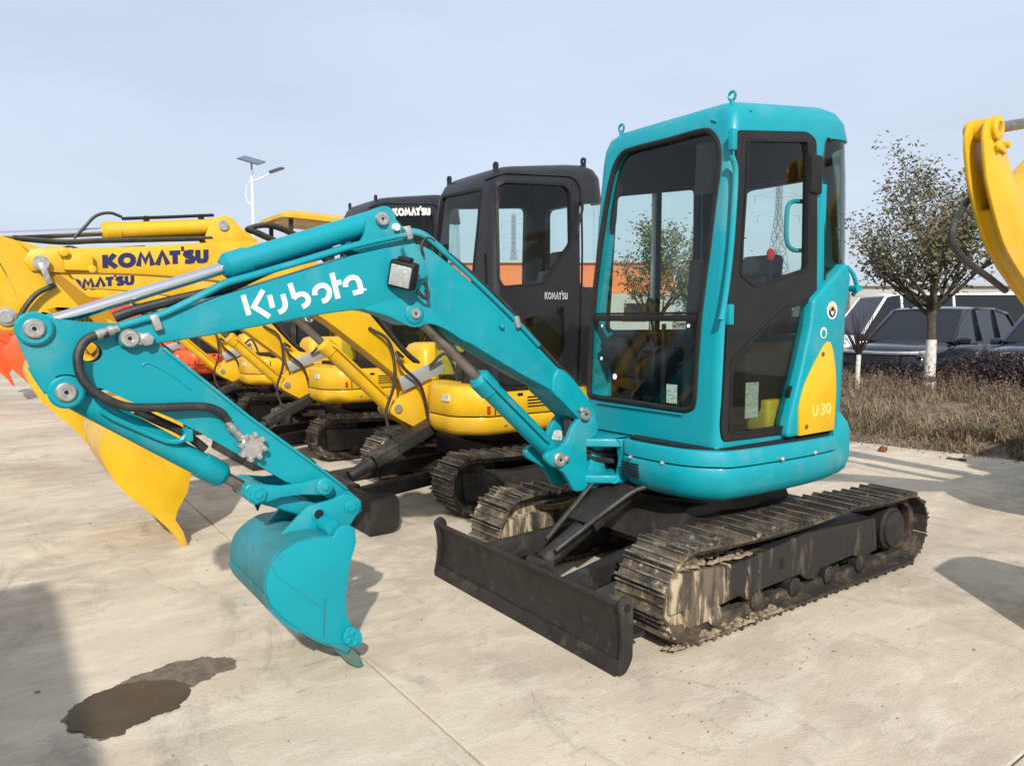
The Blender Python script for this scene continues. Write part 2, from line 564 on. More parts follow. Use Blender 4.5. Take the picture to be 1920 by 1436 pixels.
def link(name, me, m, parent=None, smooth=35, label=None):
    if m: 
        me.materials.clear()
        me.materials.append(M[m] if isinstance(m, str) else m)
    if smooth:
        me.polygons.foreach_set('use_smooth', [True] * len(me.polygons))
        me.set_sharp_from_angle(angle=rad(smooth))
    o = bpy.data.objects.new(name, me)
    COL.objects.link(o)
    if parent: o.parent = parent
    if label: o['label'] = label
    return o


def boolean(a, ops):
    """mesh a with a list of (operation, mesh) applied"""
    oa = bpy.data.objects.new('tmp', a); COL.objects.link(oa)
    tmp = [oa]
    for op, me in ops:
        ob = bpy.data.objects.new('tmp', me); COL.objects.link(ob); tmp.append(ob)
        md = oa.modifiers.new('b', 'BOOLEAN'); md.object = ob; md.operation = op; md.solver = 'EXACT'
    dg = bpy.context.evaluated_depsgraph_get(); dg.update()
    me = bpy.data.meshes.new_from_object(oa.evaluated_get(dg))
    for o in tmp: bpy.data.objects.remove(o)
    return me


def tag(o, label=None, cat=None, group=None, kind=None):
    if label: o['label'] = label
    if cat: o['category'] = cat
    if group: o['group'] = group
    if kind: o['kind'] = kind
    return o


def empty(name, loc, label, cat, group=None):
    o = bpy.data.objects.new(name, None)
    o.location = loc; o.empty_display_size = .2
    COL.objects.link(o)
    return tag(o, label, cat, group)


KIDS = {}


def copy_tree(o, parent=None):
    c = o.copy(); COL.objects.link(c); c.parent = parent
    for ch in KIDS.get(o.name, []): copy_tree(ch, c)
    return c


def index_children():
    KIDS.clear()
    for o in bpy.data.objects:
        if o.parent: KIDS.setdefault(o.parent.name, []).append(o)


def glyphs(mb, strokes, hw, mp, th):
    """flat raised print: every stroke a 2D path of half width hw, mapped to the place by mp(u, v, height)"""
    for si, s in enumerate(strokes):
        n = len(s)
        L, R = [], []
        for i in range(n):
            p = Vector(s[i])
            if 0 < i < n - 1:
                d1 = (p - Vector(s[i - 1])).normalized(); d2 = (Vector(s[i + 1]) - p).normalized()
                n1, n2 = Vector((-d1.y, d1.x)), Vector((-d2.y, d2.x))
                m_ = n1 + n2
                m_ = m_ / max(.5, m_.dot(n1)) 
            else:
                d = (Vector(s[1]) - Vector(s[0])) if i == 0 else (Vector(s[-1]) - Vector(s[-2]))
                d.normalize(); m_ = Vector((-d.y, d.x))
            L.append(p + m_ * hw); R.append(p - m_ * hw)
        vs = [mp(q.x, q.y, h) for h in (-.001, th + si * .00025) for P in (L, R) for q in P]
        fs = []
        for k in range(n - 1):
            j = k + 1
            fs += [(k, j, n + j, n + k), (2 * n + k, 3 * n + k, 3 * n + j, 2 * n + j), (k, 2 * n + k, 2 * n + j, j), (n + k, n + j, 3 * n + j, 3 * n + k)]
        for k in (0, n - 1): fs.append((k, n + k, 3 * n + k, 2 * n + k))
        mb.add(vs, fs)


def arc(cx, cy, rx, ry, a0, a1, n=10):
    return [(cx + rx * math.cos(rad(a0 + (a1 - a0) * i / n)), cy + ry * math.sin(rad(a0 + (a1 - a0) * i / n))) for i in range(n + 1)]


def wide_word():
    """seven block capitals, cap height 1, y up; returns strokes and the length"""
    G = {'K': ([[(.12, 0), (.12, 1)], [(.72, 1), (.3, .5), (.78, 0)]], .95),
         'O': ([arc(.5, .5, .40, .40, 0, 360, 16)], 1.1),
         'M': ([[(.1, 0), (.28, .95), (.55, .3), (.82, .95), (1.0, 0)]], 1.2),
         'A': ([[(.1, 0), (.45, .98), (.8, 0)]], .92),
         'T': ([[(.0, .88), (.72, .88)], [(.36, .88), (.36, 0)], [(.78, 1.16), (.98, 1.16)]], .92),
         'S': ([[(.68, .85), (.45, .89), (.2, .84), (.14, .7), (.25, .57), (.55, .46), (.66, .32), (.58, .14), (.35, .11), (.1, .16)]], .86),
         'U': ([[(.12, 1), (.12, .35), (.2, .14), (.4, .1), (.6, .14), (.68, .35), (.68, 1)]], .85)}
    x = 0; res = []
    for ch in 'KOMATSU':
        st, w_ = G[ch]
        res += [[(x + a, b) for a, b in s] for s in st]
        x += w_
    return res, x


# ================================================================== THE SETTING
def sheet(name, pts, z, m, kind='structure'):
    mb = MB(); mb.add([(x, y, z) for x, y in pts], [tuple(range(len(pts)))])
    return tag(mb.build(name, m, None, smooth=0), kind=kind)


sheet('ground', [(-900, -900), (900, -900), (900, 900), (-900, 900)], -.05, 'farland')
yard = sheet('yard', [(40, -70), (40, 40), (-10.2, 40), (-10.2, -70)], -.025, 'joint')
slab_me = None
SX, SY = 5.0, 5.0
for i in range(-2, 5):
    for j in range(-9, 4):
        x0, y0 = 2.09 + SX * i, -3.03 + SY * j
        if slab_me is None:
            mb = MB(); mb.box((0, 0, -.06), (SX - .008, SY - .008, .12))
            slab_me = mb.mesh('slab', .006, 2); slab_me.materials.append(M['concrete'])
        o = bpy.data.objects.new('concrete_slab', slab_me)
        COL.objects.link(o); o.parent = yard
        o.location = (x0 - SX / 2, y0 + SY / 2, random.uniform(-.0012, .0012))
# car park behind the planted strip
sheet('car_park', [(-10.3, 30), (-60, 30), (-60, -60), (-10.3, -60)], -.012, 'concrete')

# planted strip: a low bank of soil along the edge of the yard
bank = MB()
NX, NY = 14, 90
for i in range(NX + 1):
    for j in range(NY + 1):
        y = -40 + 60 * j / NY
        u = i / NX
        xe = -5.15 - (.14 * (y + 1.9) if y > -1.9 else 0)
        x = xe + (-10.4 - xe) * u + (.12 * noise.noise(Vector((0, y * 1.3, 3))) if u < .1 else 0)
        z = .36 * min(1, u * 2.6) * (1 if u < .85 else (1 - u) / .15) + .05 * noise.noise(Vector((x * .9, y * .9, 0))) * min(1, u * 6) - .01
        bank.v.append(Vector((x, y, z)))
bank.f = [(i * (NY + 1) + j, i * (NY + 1) + j + 1, (i + 1) * (NY + 1) + j + 1, (i + 1) * (NY + 1) + j) for i in range(NX) for j in range(NY)]
tag(bank.build('planting_bed', 'soil', None), kind='structure')


def bank_z(x):
    u = max(0, min(1, (x + 5.3) / -5.1))
    return .36 * min(1, u * 2.6) * (1 if u < .85 else (1 - u) / .15)


# wet patch and its damp tail on the concrete
def blot(name, pts, z, m, jit):
    P = sp2(pts, 14)
    Q = []
    n_ = len(P)
    for k, (x, y) in enumerate(P):
        d = Vector((P[(k + 2) % n_][0] - P[k - 2][0], P[(k + 2) % n_][1] - P[k - 2][1])).normalized()
        a = noise.noise(Vector((x * 16, y * 16, 1))) * jit + noise.noise(Vector((x * 60, y * 60, 5))) * jit * .5
        Q.append((x - d.y * a, y + d.x * a))
    mb = MB(); mb.prism(Q, 'z', z - .002, z)
    return tag(mb.build(name, m, None, smooth=0), kind='structure')


def gz(pts): return [(p.x, p.y) for p in (onp(a, b, 2, 0) for a, b in pts)]


blot('puddle', gz([(125, 1350), (135, 1330), (165, 1310), (215, 1290), (270, 1279), (325, 1278), (352, 1288), (356, 1300), (345, 1312), (330, 1330), (300, 1338), (275, 1352), (250, 1362),
                   (225, 1380), (185, 1386), (155, 1378), (130, 1366)]), .0062, 'wet', .02)
blot('damp_patch', gz([(118, 1352), (150, 1318), (220, 1284), (255, 1268), (320, 1245), (380, 1234), (436, 1234), (444, 1246), (415, 1262), (375, 1280),
                       (345, 1296), (280, 1340), (210, 1384), (160, 1384)]), .0034, 'damp', .022)

# crumbs of dirt lying about on the slabs
mb = MB()
for k in range(330):
    if k < 230:
        x, y = random.uniform(-3, 4.2), random.uniform(-4, 3)
    else:
        x, y = random.gauss(.9, .5), random.gauss(1.05, .25)
    s = random.uniform(.0015, .005) * (1.8 if random.random() < .06 else 1)
    c = Vector((x, y, s * .6 + .002))
    vs = [c + Vector((random.uniform(-1, 1) * s * 1.8, random.uniform(-1, 1) * s * 1.3, random.uniform(-.6, .7) * s)) for _ in range(6)]
    mb.add(vs, [(0, 1, 2), (0, 2, 3), (0, 3, 4), (1, 2, 5), (3, 4, 5), (1, 4, 5), (0, 1, 4), (2, 3, 5)])
tag(mb.build('dirt_crumbs', 'debris', None, smooth=0), 'small dark crumbs of dirt scattered on the concrete', 'dirt', kind='stuff')

# ================================================================== TEAL MINI EXCAVATOR
EXG = 'excavators parked side by side on the concrete yard'
hero = empty('mini_excavator', (-.1, 0, 0), 'teal mini excavator with glazed teal cab and black dozer blade, nearest in the yard', 'excavator')
OFF = Vector((-.1, 0, 0))

SHOE_ME = None


def shoe_mesh(width):
    p = [(-.053, 0), (.047, 0), (.047, .022), (.040, .024), (.036, .010), (.006, .010), (.003, .019), (-.006, .019), (-.009, .010),
         (-.036, .010), (-.041, .030), (-.053, .030)]
    mb = MB(); mb.prism(p, 'y', -width / 2, width / 2)
    me = mb.mesh('shoe', 0, offset=False); me.materials.append(M['shoe']); me.materials.append(M['worn'])
    for f in me.polygons:
        if abs(f.normal.z) > .5 and f.center.z > .015: f.material_index = 1
    return me


def track_path(xf, xr, rf, rr, zlift=.0, bulge=.02):
    """outline of a track, outer side, counter-clockwise seen from +Y reversed: list of (x, z)"""
    P = []
    n = 24
    for i in range(n + 1):
        t = i / n
        P.append((xr + (xf - .18 - xr) * t, 0.0))
    for i in range(1, 15):
        a = rad(-90 + 180 * i / 14)
        P.append((xf + rf * math.cos(a), rf + rf * math.sin(a) + (zlift if i < 4 else zlift)))
    for i in range(1, n):
        t = i / n
        z = 2 * rf + (2 * rr - 2 * rf) * t + zlift * (1 - t)
        z += bulge * math.exp(-((t - .68) / .12) ** 2) - .014 * math.sin(math.pi * t * 1.35) * (t < .74)
        P.append((xf + (xr - xf) * t, z))
    for i in range(0, 14):
        a = rad(90 + 180 * i / 14)
        P.append((xr + rr * math.cos(a), rr + rr * math.sin(a)))
    return P


def resample(P, pitch):
    L = len(P)
    seg = [math.dist(P[i], P[(i + 1) % L]) for i in range(L)]
    tot = sum(seg); N = round(tot / pitch); st = tot / N
    res = []; i = 0; acc = 0
    for k in range(N):
        d = k * st
        while acc + seg[i] < d: acc += seg[i]; i += 1
        t = (d - acc) / seg[i]
        a, b = P[i], P[(i + 1) % L]
        res.append(((a[0] + (b[0] - a[0]) * t, a[1] + (b[1] - a[1]) * t), math.atan2(b[1] - a[1], b[0] - a[0])))
    return res


def make_track(root, yc, width, path, pitch=.102, smesh=None):
    inner = inset(path, .028); inner2 = inset(path, .075)
    mb = MB(); mb.ring(inner, inner2, 'y', yc - .075, yc - .03); mb.ring(inner, inner2, 'y', yc + .03, yc + .075)
    t = mb.build('track', 'shoe', root)
    for (p, a) in resample(inner, pitch):
        o = bpy.data.objects.new('shoe', smesh); COL.objects.link(o); o.parent = t
        # shoe x along the path, z outwards
        tx_, tz_ = math.cos(a), math.sin(a)
        j = random.uniform(-.004, .004)
        o.matrix_local = Matrix(((tx_, 0, tz_, p[0] - OFF.x), (0, -1, 0, yc - OFF.y + j), (tz_, 0, -tx_, p[1] - OFF.z), (0, 0, 0, 1)))
    return t


SH300 = shoe_mesh(.30)
PATH = track_path(.825, -1.095, .233, .224, .006, .022)
for sy in (1, -1):
    yc = .625 * sy
    make_track(hero, yc, .30, PATH, .102, SH300)
    # frame
    prof = tx(cr([(445, 600), (740, 545), (800, 530), (1000, 440), (1150, 372), (1430, 312), (1520, 292), (1530, 465), (1440, 515), (1400, 498), (1220, 572),
                  (1200, 625), (1150, 632), (1110, 602), (905, 682), (868, 752), (822, 742), (780, 720), (655, 780), (630, 850), (500, 905), (475, 815)], 1120, 870, 2.909), .715)
    f = MB(); f.prism(prof, 'y', yc - .09, yc + .088)
    fr = f.build('track_frame', 'mudframe', hero, .008)
    MB().box((.10, yc + .089 * 1, .235), (.03, .006, .055)).build('slot', 'interior', fr)
    for k in range(5):
        x = .62 - k * .32
        r = MB(); r.lathe((x, yc - .1, .085), (0, 1, 0), [(0, .03), (.01, .05), (.06, .05), (.062, .04), (.138, .04), (.14, .05), (.19, .05), (.2, .03)], 16)
        r.build('roller', 'mudframe', fr)
    i_ = MB(); i_.lathe((.825, yc - .06, .236), (0, 1, 0), [(0, .08), (0, .17), (.03, .175), (.035, .155), (.085, .155), (.09, .175), (.12, .17), (.12, .08)], 28)
    i_.lathe((.825, yc - .08, .236), (0, 1, 0), [(0, .05), (.16, .05)], 16)
    i_.build('idler_wheel', 'mudframe', fr)
    mb = MB(); mb.box((.88, yc + .075, .236), (.10, .03, .16)); mb.build('idler_guard', 'mudframe', fr, .008)
    s_ = MB()
    pts = []
    for k in range(36):
        a = 2 * math.pi * k / 36
        rr = .165 if k % 3 else .145
        pts.append((-1.095 + rr * math.cos(a), .224 + rr * math.sin(a)))
    s_.prism(pts, 'y', yc - .02, yc + .02); s_.build('sprocket', 'mudframe', fr)
    m_ = MB(); m_.lathe((-1.0, yc - .12, .235), (0, 1, 0), [(0, .12), (.2, .125), (.21, .11), (.228, .105), (.232, .09)], 26); m_.build('travel_motor', 'black', fr)
    # caked mud over the front end of the frame
    if sy == 1:
        mb = MB()
        for k in range(150):
            if k < 80:
                x = random.uniform(.35, .93); c = Vector((x, yc + random.uniform(-.08, .09), .322 + (.022 if x > .55 else .006)))
                s = random.uniform(.006, .02)
            else:
                x = random.uniform(.15, 1.0); c = Vector((x, yc + .09 + random.uniform(0, .06), .028)); s = random.uniform(.005, .017)
            n_ = 7; base = []; topv = []
            for q in range(n_):
                t = 2 * math.pi * q / n_; rr = s * random.uniform(.7, 1.6)
                base.append(c + Vector((math.cos(t) * rr * 1.4, math.sin(t) * rr, 0)))
                topv.append(c + Vector((math.cos(t) * rr * .7, math.sin(t) * rr * .6, s * random.uniform(.3, .8))))
            mb.loft([base, topv])
        o = mb.build('mud_clods', 'mud', fr); o['kind'] = 'stuff'

# centre of the undercarriage and slew ring
mb = MB(); mb.box((-.05, 0, .33), (.95, .92, .22)); mb.prism([(-.55, .30), (.55, .30), (.42, .5), (-.45, .5)], 'y', -.36, .36)
mb.build('undercarriage_frame', 'black', hero, .012)
mb = MB(); mb.cyl((0, 0, .48), (0, 0, .60), .40, n=40); mb.cyl((0, 0, .46), (0, 0, .52), .44, n=40); mb.build('slew_ring', 'black', hero)

# blade
bl = MB()
face = [(1.300, .012), (1.282, .05), (1.266, .10), (1.258, .16), (1.262, .22), (1.278, .275), (1.298, .300), (1.280, .312), (1.258, .295), (1.236, .22), (1.230, .16), (1.238, .10), (1.262, .012)]
bl.prism(face, 'y', -.752, .752)
blade = bl.build('blade', 'black', hero, .004)
MB().prism([(1.305, .0), (1.313, .0), (1.294, .066), (1.284, .064)], 'y', -.757, .757).build('cutting_edge', 'black', blade, .003)
for s in (-1, 1):
    ep = roundpoly([(1.312, .004), (1.296, .06), (1.282, .15), (1.290, .25), (1.312, .315), (1.262, .345), (1.225, .31), (1.222, .06), (1.262, .004)], .025)
    MB().prism(ep, 'y', s * .753, s * .772).build('end_plate', 'black', blade, .004)
    MB().cyl((1.262, s * .771, .288), (1.262, s * .776, .288), .018).build('eye', 'interior', blade)
    MB().bar((1.24, s * .33, .22), (.35, s * .22, .30), .07, .11).build('blade_arm', 'black', blade, .008)
MB().bar((1.215, -.34, .22), (1.215, .34, .22), .04, .09).build('cross_beam', 'black', blade, .006)
MB().prism([(1.08, .10), (1.235, .10), (1.235, .12), (1.08, .12)], 'y', -.7, .7).build('lower_beam', 'black', blade)
cy = MB(); cy.cyl((1.12, .02, .25), (.80, .02, .41), .05, bev=.006); cy.lathe((1.14, -.05, .24), (0, 1, 0), [(0, .04), (.14, .04)], 16)
cyb = cy.build('blade_cylinder', 'black', hero, 0)
MB().cyl((.82, .02, .40), (.5, .02, .56), .028).build('piston_rod', 'rod_dull', cyb)
R_ = Matrix.Rotation(math.atan2(.16, .32), 3, 'Y')
MB().box((.72, .02, .525), (.40, .19, .014), R_).build('cylinder_guard', 'black', cyb, .004)
MB().box((.70, .118, .50), (.36, .014, .07), R_).build('guard_side', 'black', cyb, .004)
mb = MB(); mb.tube([(1.10, .10, .33), (.95, .13, .42), (.78, .14, .50), (.6, .2, .60), (.42, .28, .585), (.25, .25, .56)], .014)
mb.tube([(1.04, -.05, .34), (.85, -.06, .48), (.66, -.05, .62), (.5, .02, .585), (.3, .1, .57)], .014)
mb.build('blade_hose', 'hose', hero)

# revolving body -------------------------------------------------
PLAN = [(.42, -.14), (.45, -.01), (.585, .045), (.623, .13), (.625, .33), (.60, .48), (.52, .60), (.40, .665), (.0, .69), (-.4, .675), (-.6, .61), (-.74, .45), (-.80, .2),
        (-.80, -.2), (-.74, -.45), (-.55, -.62), (-.2, -.68), (.3, -.68), (.44, -.6), (.44, -.36)]
PL = sp2(PLAN, 5)


def plan(z, d): return [(x, y, z) for x, y in inset(PL, d)]


b_ = MB()
b_.loft([plan(.575, .13), plan(.585, .075), plan(.61, .035), plan(.65, .012), plan(.70, .0), plan(.745, .0), plan(.757, .006)])
skirt = b_.build('body_skirt', 'teal', hero, smooth=50)
b_ = MB(); b_.loft([plan(.745, .03), plan(.768, .03)]); b_.build('seam', 'rubber', skirt)
b_ = MB(); b_.loft([plan(.763, .008), plan(.767, .002), plan(.835, .002), plan(.842, .008)])
deck = b_.build('deck_band', 'teal', hero, smooth=50)
b_ = MB(); b_.loft([plan(.838, .035), plan(.856, .035)]); b_.build('seam', 'rubber', deck)
# vent slits and bolts in the front of the skirt
for r_ in range(5):
    for c_ in range(2):
        MB().box((.627, .105 + c_ * .068, .725 - r_ * .017), (.012, .06, .008)).build('vent_slit', 'interior', skirt)
for p in [(.628, .14, .757), (.62, .36, .76), (-.2, .69, .775), (.1, .697, .775)]:
    d = (1, 0, 0) if p[0] > .5 else (0, 1, 0)
    MB().lathe((p[0] - .01 * d[0], p[1] - .01 * d[1], p[2]), d, [(0, .012), (.014, .012), (.02, .006)], 12).build('bolt', 'zinc', skirt)

# engine hood, rear cover and counterweight
cw = MB()
arcp = [(-.42, .66), (-.52, .665), (-.62, .64), (-.73, .52), (-.80, .3), (-.83, 0), (-.80, -.3), (-.73, -.5), (-.6, -.62), (-.45, -.6), (-.45, .3)]
A = sp2(arcp[:10], 6, False)
A = A + [(-.45, -.3), (-.45, .3)]


def apl(z, d): return [(x, y, z) for x, y in inset(A, d)]


cw.loft([apl(.61, .05), apl(.64, .02), apl(.70, .0), apl(.86, .0), apl(.90, .015), apl(.95, .05), apl(.975, .10)])
cw.build('counterweight', 'teal', hero, smooth=40)
hood = MB()
prof = tx([(1527, 562), (1560, 525), (1590, 492), (1597, 520), (1592, 560), (1575, 640), (1573, 700), (1571, 805), (1478, 822), (1481, 790), (1505, 690), (1522, 610)], .655)
hood.prism(prof, 'y', .565, .655)
cover = hood.build('rear_cover', 'teal', hero, .02, 3)
mb = MB(); mb.loft([[(x, y, z) for x, y in roundpoly([(-.40 + d, .50 - d), (-.40 + d, -.60 + d), (-.74 - d * -1, -.55 + d), (-.80 + d, 0), (-.72 + d, .50 - d)], .12)] for z, d in ((.84, 0), (1.28, .01), (1.36, .03), (1.40, .09))])
mb.build('engine_hood', 'teal', hero, smooth=50)
yc_prof = tx(cr([(1610, 350), (1640, 335), (1665, 430), (1677, 600), (1672, 720), (1664, 880), (1448, 918), (1450, 740), (1480, 620), (1540, 480)], 1060, 540, 3.31), .66)
yc_prof = sp2(yc_prof[:5], 4, False) + [yc_prof[5], yc_prof[6]] + sp2(yc_prof[7:], 4, False)
sidecov = MB().prism(yc_prof, 'y', .62, .667).build('side_cover', 'yellow', hero, .006, 2, label='yellow side cover behind the door')
for q in [(1543, 664), (1512, 800)]:
    p = onp(q[0], q[1], 1, .667)
    MB().lathe(p, (0, 1, 0), [(0, .013), (.004, .012), (.006, .006)], 12).build('cover_bolt', 'rust', sidecov)
mb = MB()
n30 = [[(0, 1), (.0, .35), (.12, .05), (.4, .05), (.5, .35), (.55, 1)], [(.68, .5), (.85, .5)], [(1.0, .9), (1.35, .95), (1.45, .75), (1.2, .52), (1.45, .3), (1.35, .06), (1.0, .08)], [(a + 1.95, b) for a, b in arc(0, .5, .26, .45, 0, 360, 12)]]
a_, b__ = onp(1524, 781, 1, .667), onp(1561, 756, 1, .667)
kx, kz = (b__.x - a_.x) / 2.5, .06
glyphs(mb, n30, .065, lambda u, v, h: Vector((a_.x + u * kx, .6675 + h, a_.z + v * kz + u * .002)), .0012)
mb.build('model_number', 'paleprint', sidecov, smooth=0)
# round emblem stickers on the cover
for (q, r, m_) in (((1560, 582), .048, 'white'), ((1544, 624), .030, 'white')):
    p = onp(q[0], q[1], 1, .657)
    e = MB().lathe(p, (0, 1, 0), [(0, r), (.0015, r)], 28).build('sticker', m_, cover)
    MB().lathe(p + Vector((0, .0015, -.004)), (0, 1, 0), [(0, r * .72), (.001, r * .72)], 24).build('sticker_print', 'navy' if r > .04 else 'teal', e)
    if r > .04:
        mb = MB()
        for k in range(7):
            t = k / 6 * math.pi
            mb.box(p + Vector((math.cos(t) * .024, .0035, .006 + .018 * math.sin(t))), (.012, .002, .008), Matrix.Rotation(-t, 3, 'Y'))
        mb.build('sticker_petals', 'yellowplastic', e, smooth=0)
        mb = MB(); mb.add([p + Vector(q_) for q_ in ((-.02, .004, -.005), (.02, .004, -.005), (0, .004, -.03))], [(0, 1, 2)]); mb.build('sticker_mark', 'white', e, smooth=0)
mb = MB(); mb.tube([onp(1588, 500, 1, .58), onp(1600, 515, 1, .60), onp(1606, 540, 1, .60), onp(1598, 555, 1, .58)], .012)
mb.lathe(onp(1603, 541, 1, .60), (.3, 1, 0), [(-.03, .02), (.03, .02)], 12)
mb.build('hood_latch', 'teal', cover)

# ---------------------------------------------------------------- cab
CABSEC = [(.85, .50, -.74, -.38, .605), (1.1, .495, -.75, -.38, .61), (1.5, .48, -.76, -.375, .61), (1.9, .455, -.76, -.362, .607), (2.2, .435, -.75, -.352, .602),
          (2.36, .423, -.735, -.345, .598), (2.44, .414, -.705, -.337, .592), (2.495, .397, -.655, -.318, .573), (2.53, .36, -.585, -.275, .53), (2.55, .28, -.49, -.19, .45), (2.556, .15, -.36, -.05, .30)]


def cab_loop(sec, off, rf, rr, slope, z0, z1, xref):
    z, xf, xr, yr, yl = sec
    xf -= off; xr += off; yr += off; yl -= off
    rf, rr = max(.02, rf - off), max(.04, rr - off)
    L = []
    for (cx, cy, r, a0) in ((xf - rf, yl - rf, rf, 0), (xr + rr, yl - rr, rr, 90), (xr + rr, yr + rr, rr, 180), (xf - rf, yr + rf, rf, 270)):
        for k in range(7):
            a = rad(a0 + 15 * k)
            L.append((cx + r * math.cos(a), cy + r * math.sin(a)))
    s = max(0, min(1, (z - z0) / (z1 - z0)))
    return [(x, y, z + slope * (xref - x) * s) for x, y in L]


def cab_solid(off, secs=CABSEC, rf=.055, rr=.25, slope=.125, z0=1.9, z1=2.40, xref=.42, pad=0):
    mb = MB()
    S_ = list(secs)
    if pad:      # extend below and cut above when used as the hollow
        S_ = [(S_[0][0] - pad,) + S_[0][1:]] + [s for s in S_ if s[0] <= S_[-1][0] - pad]
    mb.loft([cab_loop(s, off, rf, rr, slope, z0, z1, xref) for s in S_])
    return mb


def P(pts, ax, a, b, r=0):
    q = roundpoly(pts, r) if r else pts
    return MB().prism(q, ax, a, b)


win_front = sp2(fx([(1150, 285), (1174, 273), (1235, 257), (1302, 239), (1324, 247), (1337, 270), (1340, 310), (1334, 380), (1326, 480), (1317, 580), (1312, 680), (1309, 752),
                    (1298, 770), (1270, 770), (1200, 759), (1116, 746), (1105, 733), (1104, 690), (1107, 600), (1114, 500), (1123, 400), (1134, 322)], .478), 3)
door_out = roundpoly(tx([(1383, 244), (1515, 247), (1530, 262), (1529, 420), (1527, 560), (1519, 605), (1484, 762), (1478, 813), (1352, 829), (1350, 800), (1362, 560), (1372, 430)], .60), .03)
glass_up = roundpoly(tx([(1400, 262), (1512, 264), (1515, 300), (1512, 400), (1509, 506), (1412, 538), (1383, 516), (1388, 440), (1396, 340)], .60), .025)
glass_lo = roundpoly(tx([(1367, 673), (1462, 581), (1514, 563), (1514, 650), (1476, 735), (1472, 799), (1392, 811), (1363, 808)], .60), .02)
qq = tx([(1549, 259), (1542, 306), (1542, 556), (1575, 522)], .60)
win_quarter = roundpoly([qq[0], (-.735, qq[0][1] + .03), (-.735, qq[3][1] + .10), qq[3], qq[2], qq[1]], .04)
win_right = roundpoly([(.36, 1.40), (.33, 2.22), (-.42, 2.34), (-.46, 1.40)], .06)
win_rear = roundpoly([(-.24, 1.48), (.35, 1.48), (.35, 2.34), (-.22, 2.34)], .08)
CUT = {'f': (win_front, 'x', .332, .80), 'd': (door_out, 'y', .35, .9), 'q': (win_quarter, 'y', .37, .9), 'r': (win_right, 'y', -.6, -.2), 'b': (win_rear, 'x', -1.1, -.5)}


def pm(k, d=0.):
    pts, ax, a, b = CUT[k]
    return MB().prism(inset(pts, d) if d else pts, ax, a, b).mesh('c')


shell = boolean(cab_solid(0).mesh('c'), [('DIFFERENCE', cab_solid(.055, pad=.06).mesh('c'))] + [('DIFFERENCE', pm(k)) for k in 'fdqrb'])
cab = link('cab', shell, 'teal', hero, 40)
lining = boolean(cab_solid(.0565).mesh('c'), [('DIFFERENCE', cab_solid(.066, pad=.07).mesh('c'))] + [('DIFFERENCE', pm(k)) for k in 'fdqrb'])
link('cab_lining', lining, 'interior', cab, 40)
MB().box((-.06, -.335, 1.88), (.035, .02, .92)).build('sash_bar', 'rubber', cab)
MB().box((-.02, -.335, 1.88), (.02, .02, .92)).build('sash_bar', 'steelgrey', cab)


def pr(k, d0, d1):
    pts, ax, a, b = CUT[k]
    return MB().ring(inset(pts, d0), inset(pts, d1), ax, a, b).mesh('c')


def shell_piece(o1, o2, inc, exc=(), **kw):
    ops = [('DIFFERENCE', cab_solid(o2, pad=max(.02, o2 - o1), **kw).mesh('c'))]
    ops += [('INTERSECT', m_) for m_ in inc] + [('DIFFERENCE', m_) for m_ in exc]
    return boolean(cab_solid(o1, **kw).mesh('c'), ops)


def seal(name, k, r):
    '''rubber gasket lying along the edge of an opening on the outer skin'''
    pts, ax, a, b = CUT[k]
    me = cab_solid(.004).mesh('c')
    bt_ = BVHTree.FromPolygons([v.co for v in me.vertices], [q.vertices for q in me.polygons])
    path = []
    for u_, v_ in inset(pts, r * .6):
        o_, d_ = (Vector((2, u_, v_)), Vector((-1, 0, 0))) if ax == 'x' else (Vector((u_, 2, v_)), Vector((0, -1, 0)))
        h_ = bt_.ray_cast(o_ - OFF, d_)
        if h_[0]:
            q = h_[0] + OFF
            if not path or (q - path[-1]).length > .006: path.append(q)
    path.append(path[0])
    MB().tube(path, r, 8, 2).build(name, 'rubber', cab)


link('windscreen', shell_piece(.020, .026, [pm('f', .004)]), 'glass', cab, 40)
seal('windscreen_seal', 'f', .016)
link('quarter_window', shell_piece(.012, .018, [pm('q', .004)]), 'glass_tint', cab, 40)
seal('quarter_window_seal', 'q', .010)
link('side_window', shell_piece(.020, .026, [pm('r', .004)]), 'glass', cab, 40)
link('side_window_seal', shell_piece(-.003, .04, [pr('r', .001, .02)]), 'rubber', cab, 40)
link('rear_window', shell_piece(.020, .026, [pm('b', .004)]), 'glass', cab, 40)
link('rear_window_seal', shell_piece(-.003, .04, [pr('b', .001, .02)]), 'rubber', cab, 40)
gu, gl_ = MB().prism(glass_up, 'y', .35, .9).mesh('c'), MB().prism(glass_lo, 'y', .35, .9).mesh('c')
dpan = shell_piece(-.008, .03, [pm('d', .004)], [gu, gl_])
door = link('door', dpan, 'doorblack', hero, 40, label='black framed door with an upper and a lower pane')
gu2, gl2 = MB().prism(inset(glass_up, -.004), 'y', .35, .9).mesh('c'), MB().prism(inset(glass_lo, -.004), 'y', .35, .9).mesh('c')
link('pane', shell_piece(.006, .011, [gu2]), 'glass', door, 40)
link('pane', shell_piece(.006, .011, [gl2]), 'glass_dark', door, 40)
for g in (glass_up, glass_lo):
    link('pane_seal', shell_piece(-.012, .015, [MB().ring(inset(g, -.006), inset(g, .008), 'y', .35, .9).mesh('c')]), 'rubber', door, 40)
# centre bar of the windscreen
pL, pR = onp(1109, 594, 0, .46), onp(1314, 590, 0, .46)
MB().box(((.462), (pL.y + pR.y) / 2, 1.49), (.03, pR.y - pL.y - .02, .034)).build('windscreen_bar', 'doorblack', cab, .004)
MB().box(((.458), (pL.y + pR.y) / 2, 1.515), (.02, pR.y - pL.y - .02, .012)).build('wiper_channel', 'rubber', cab)
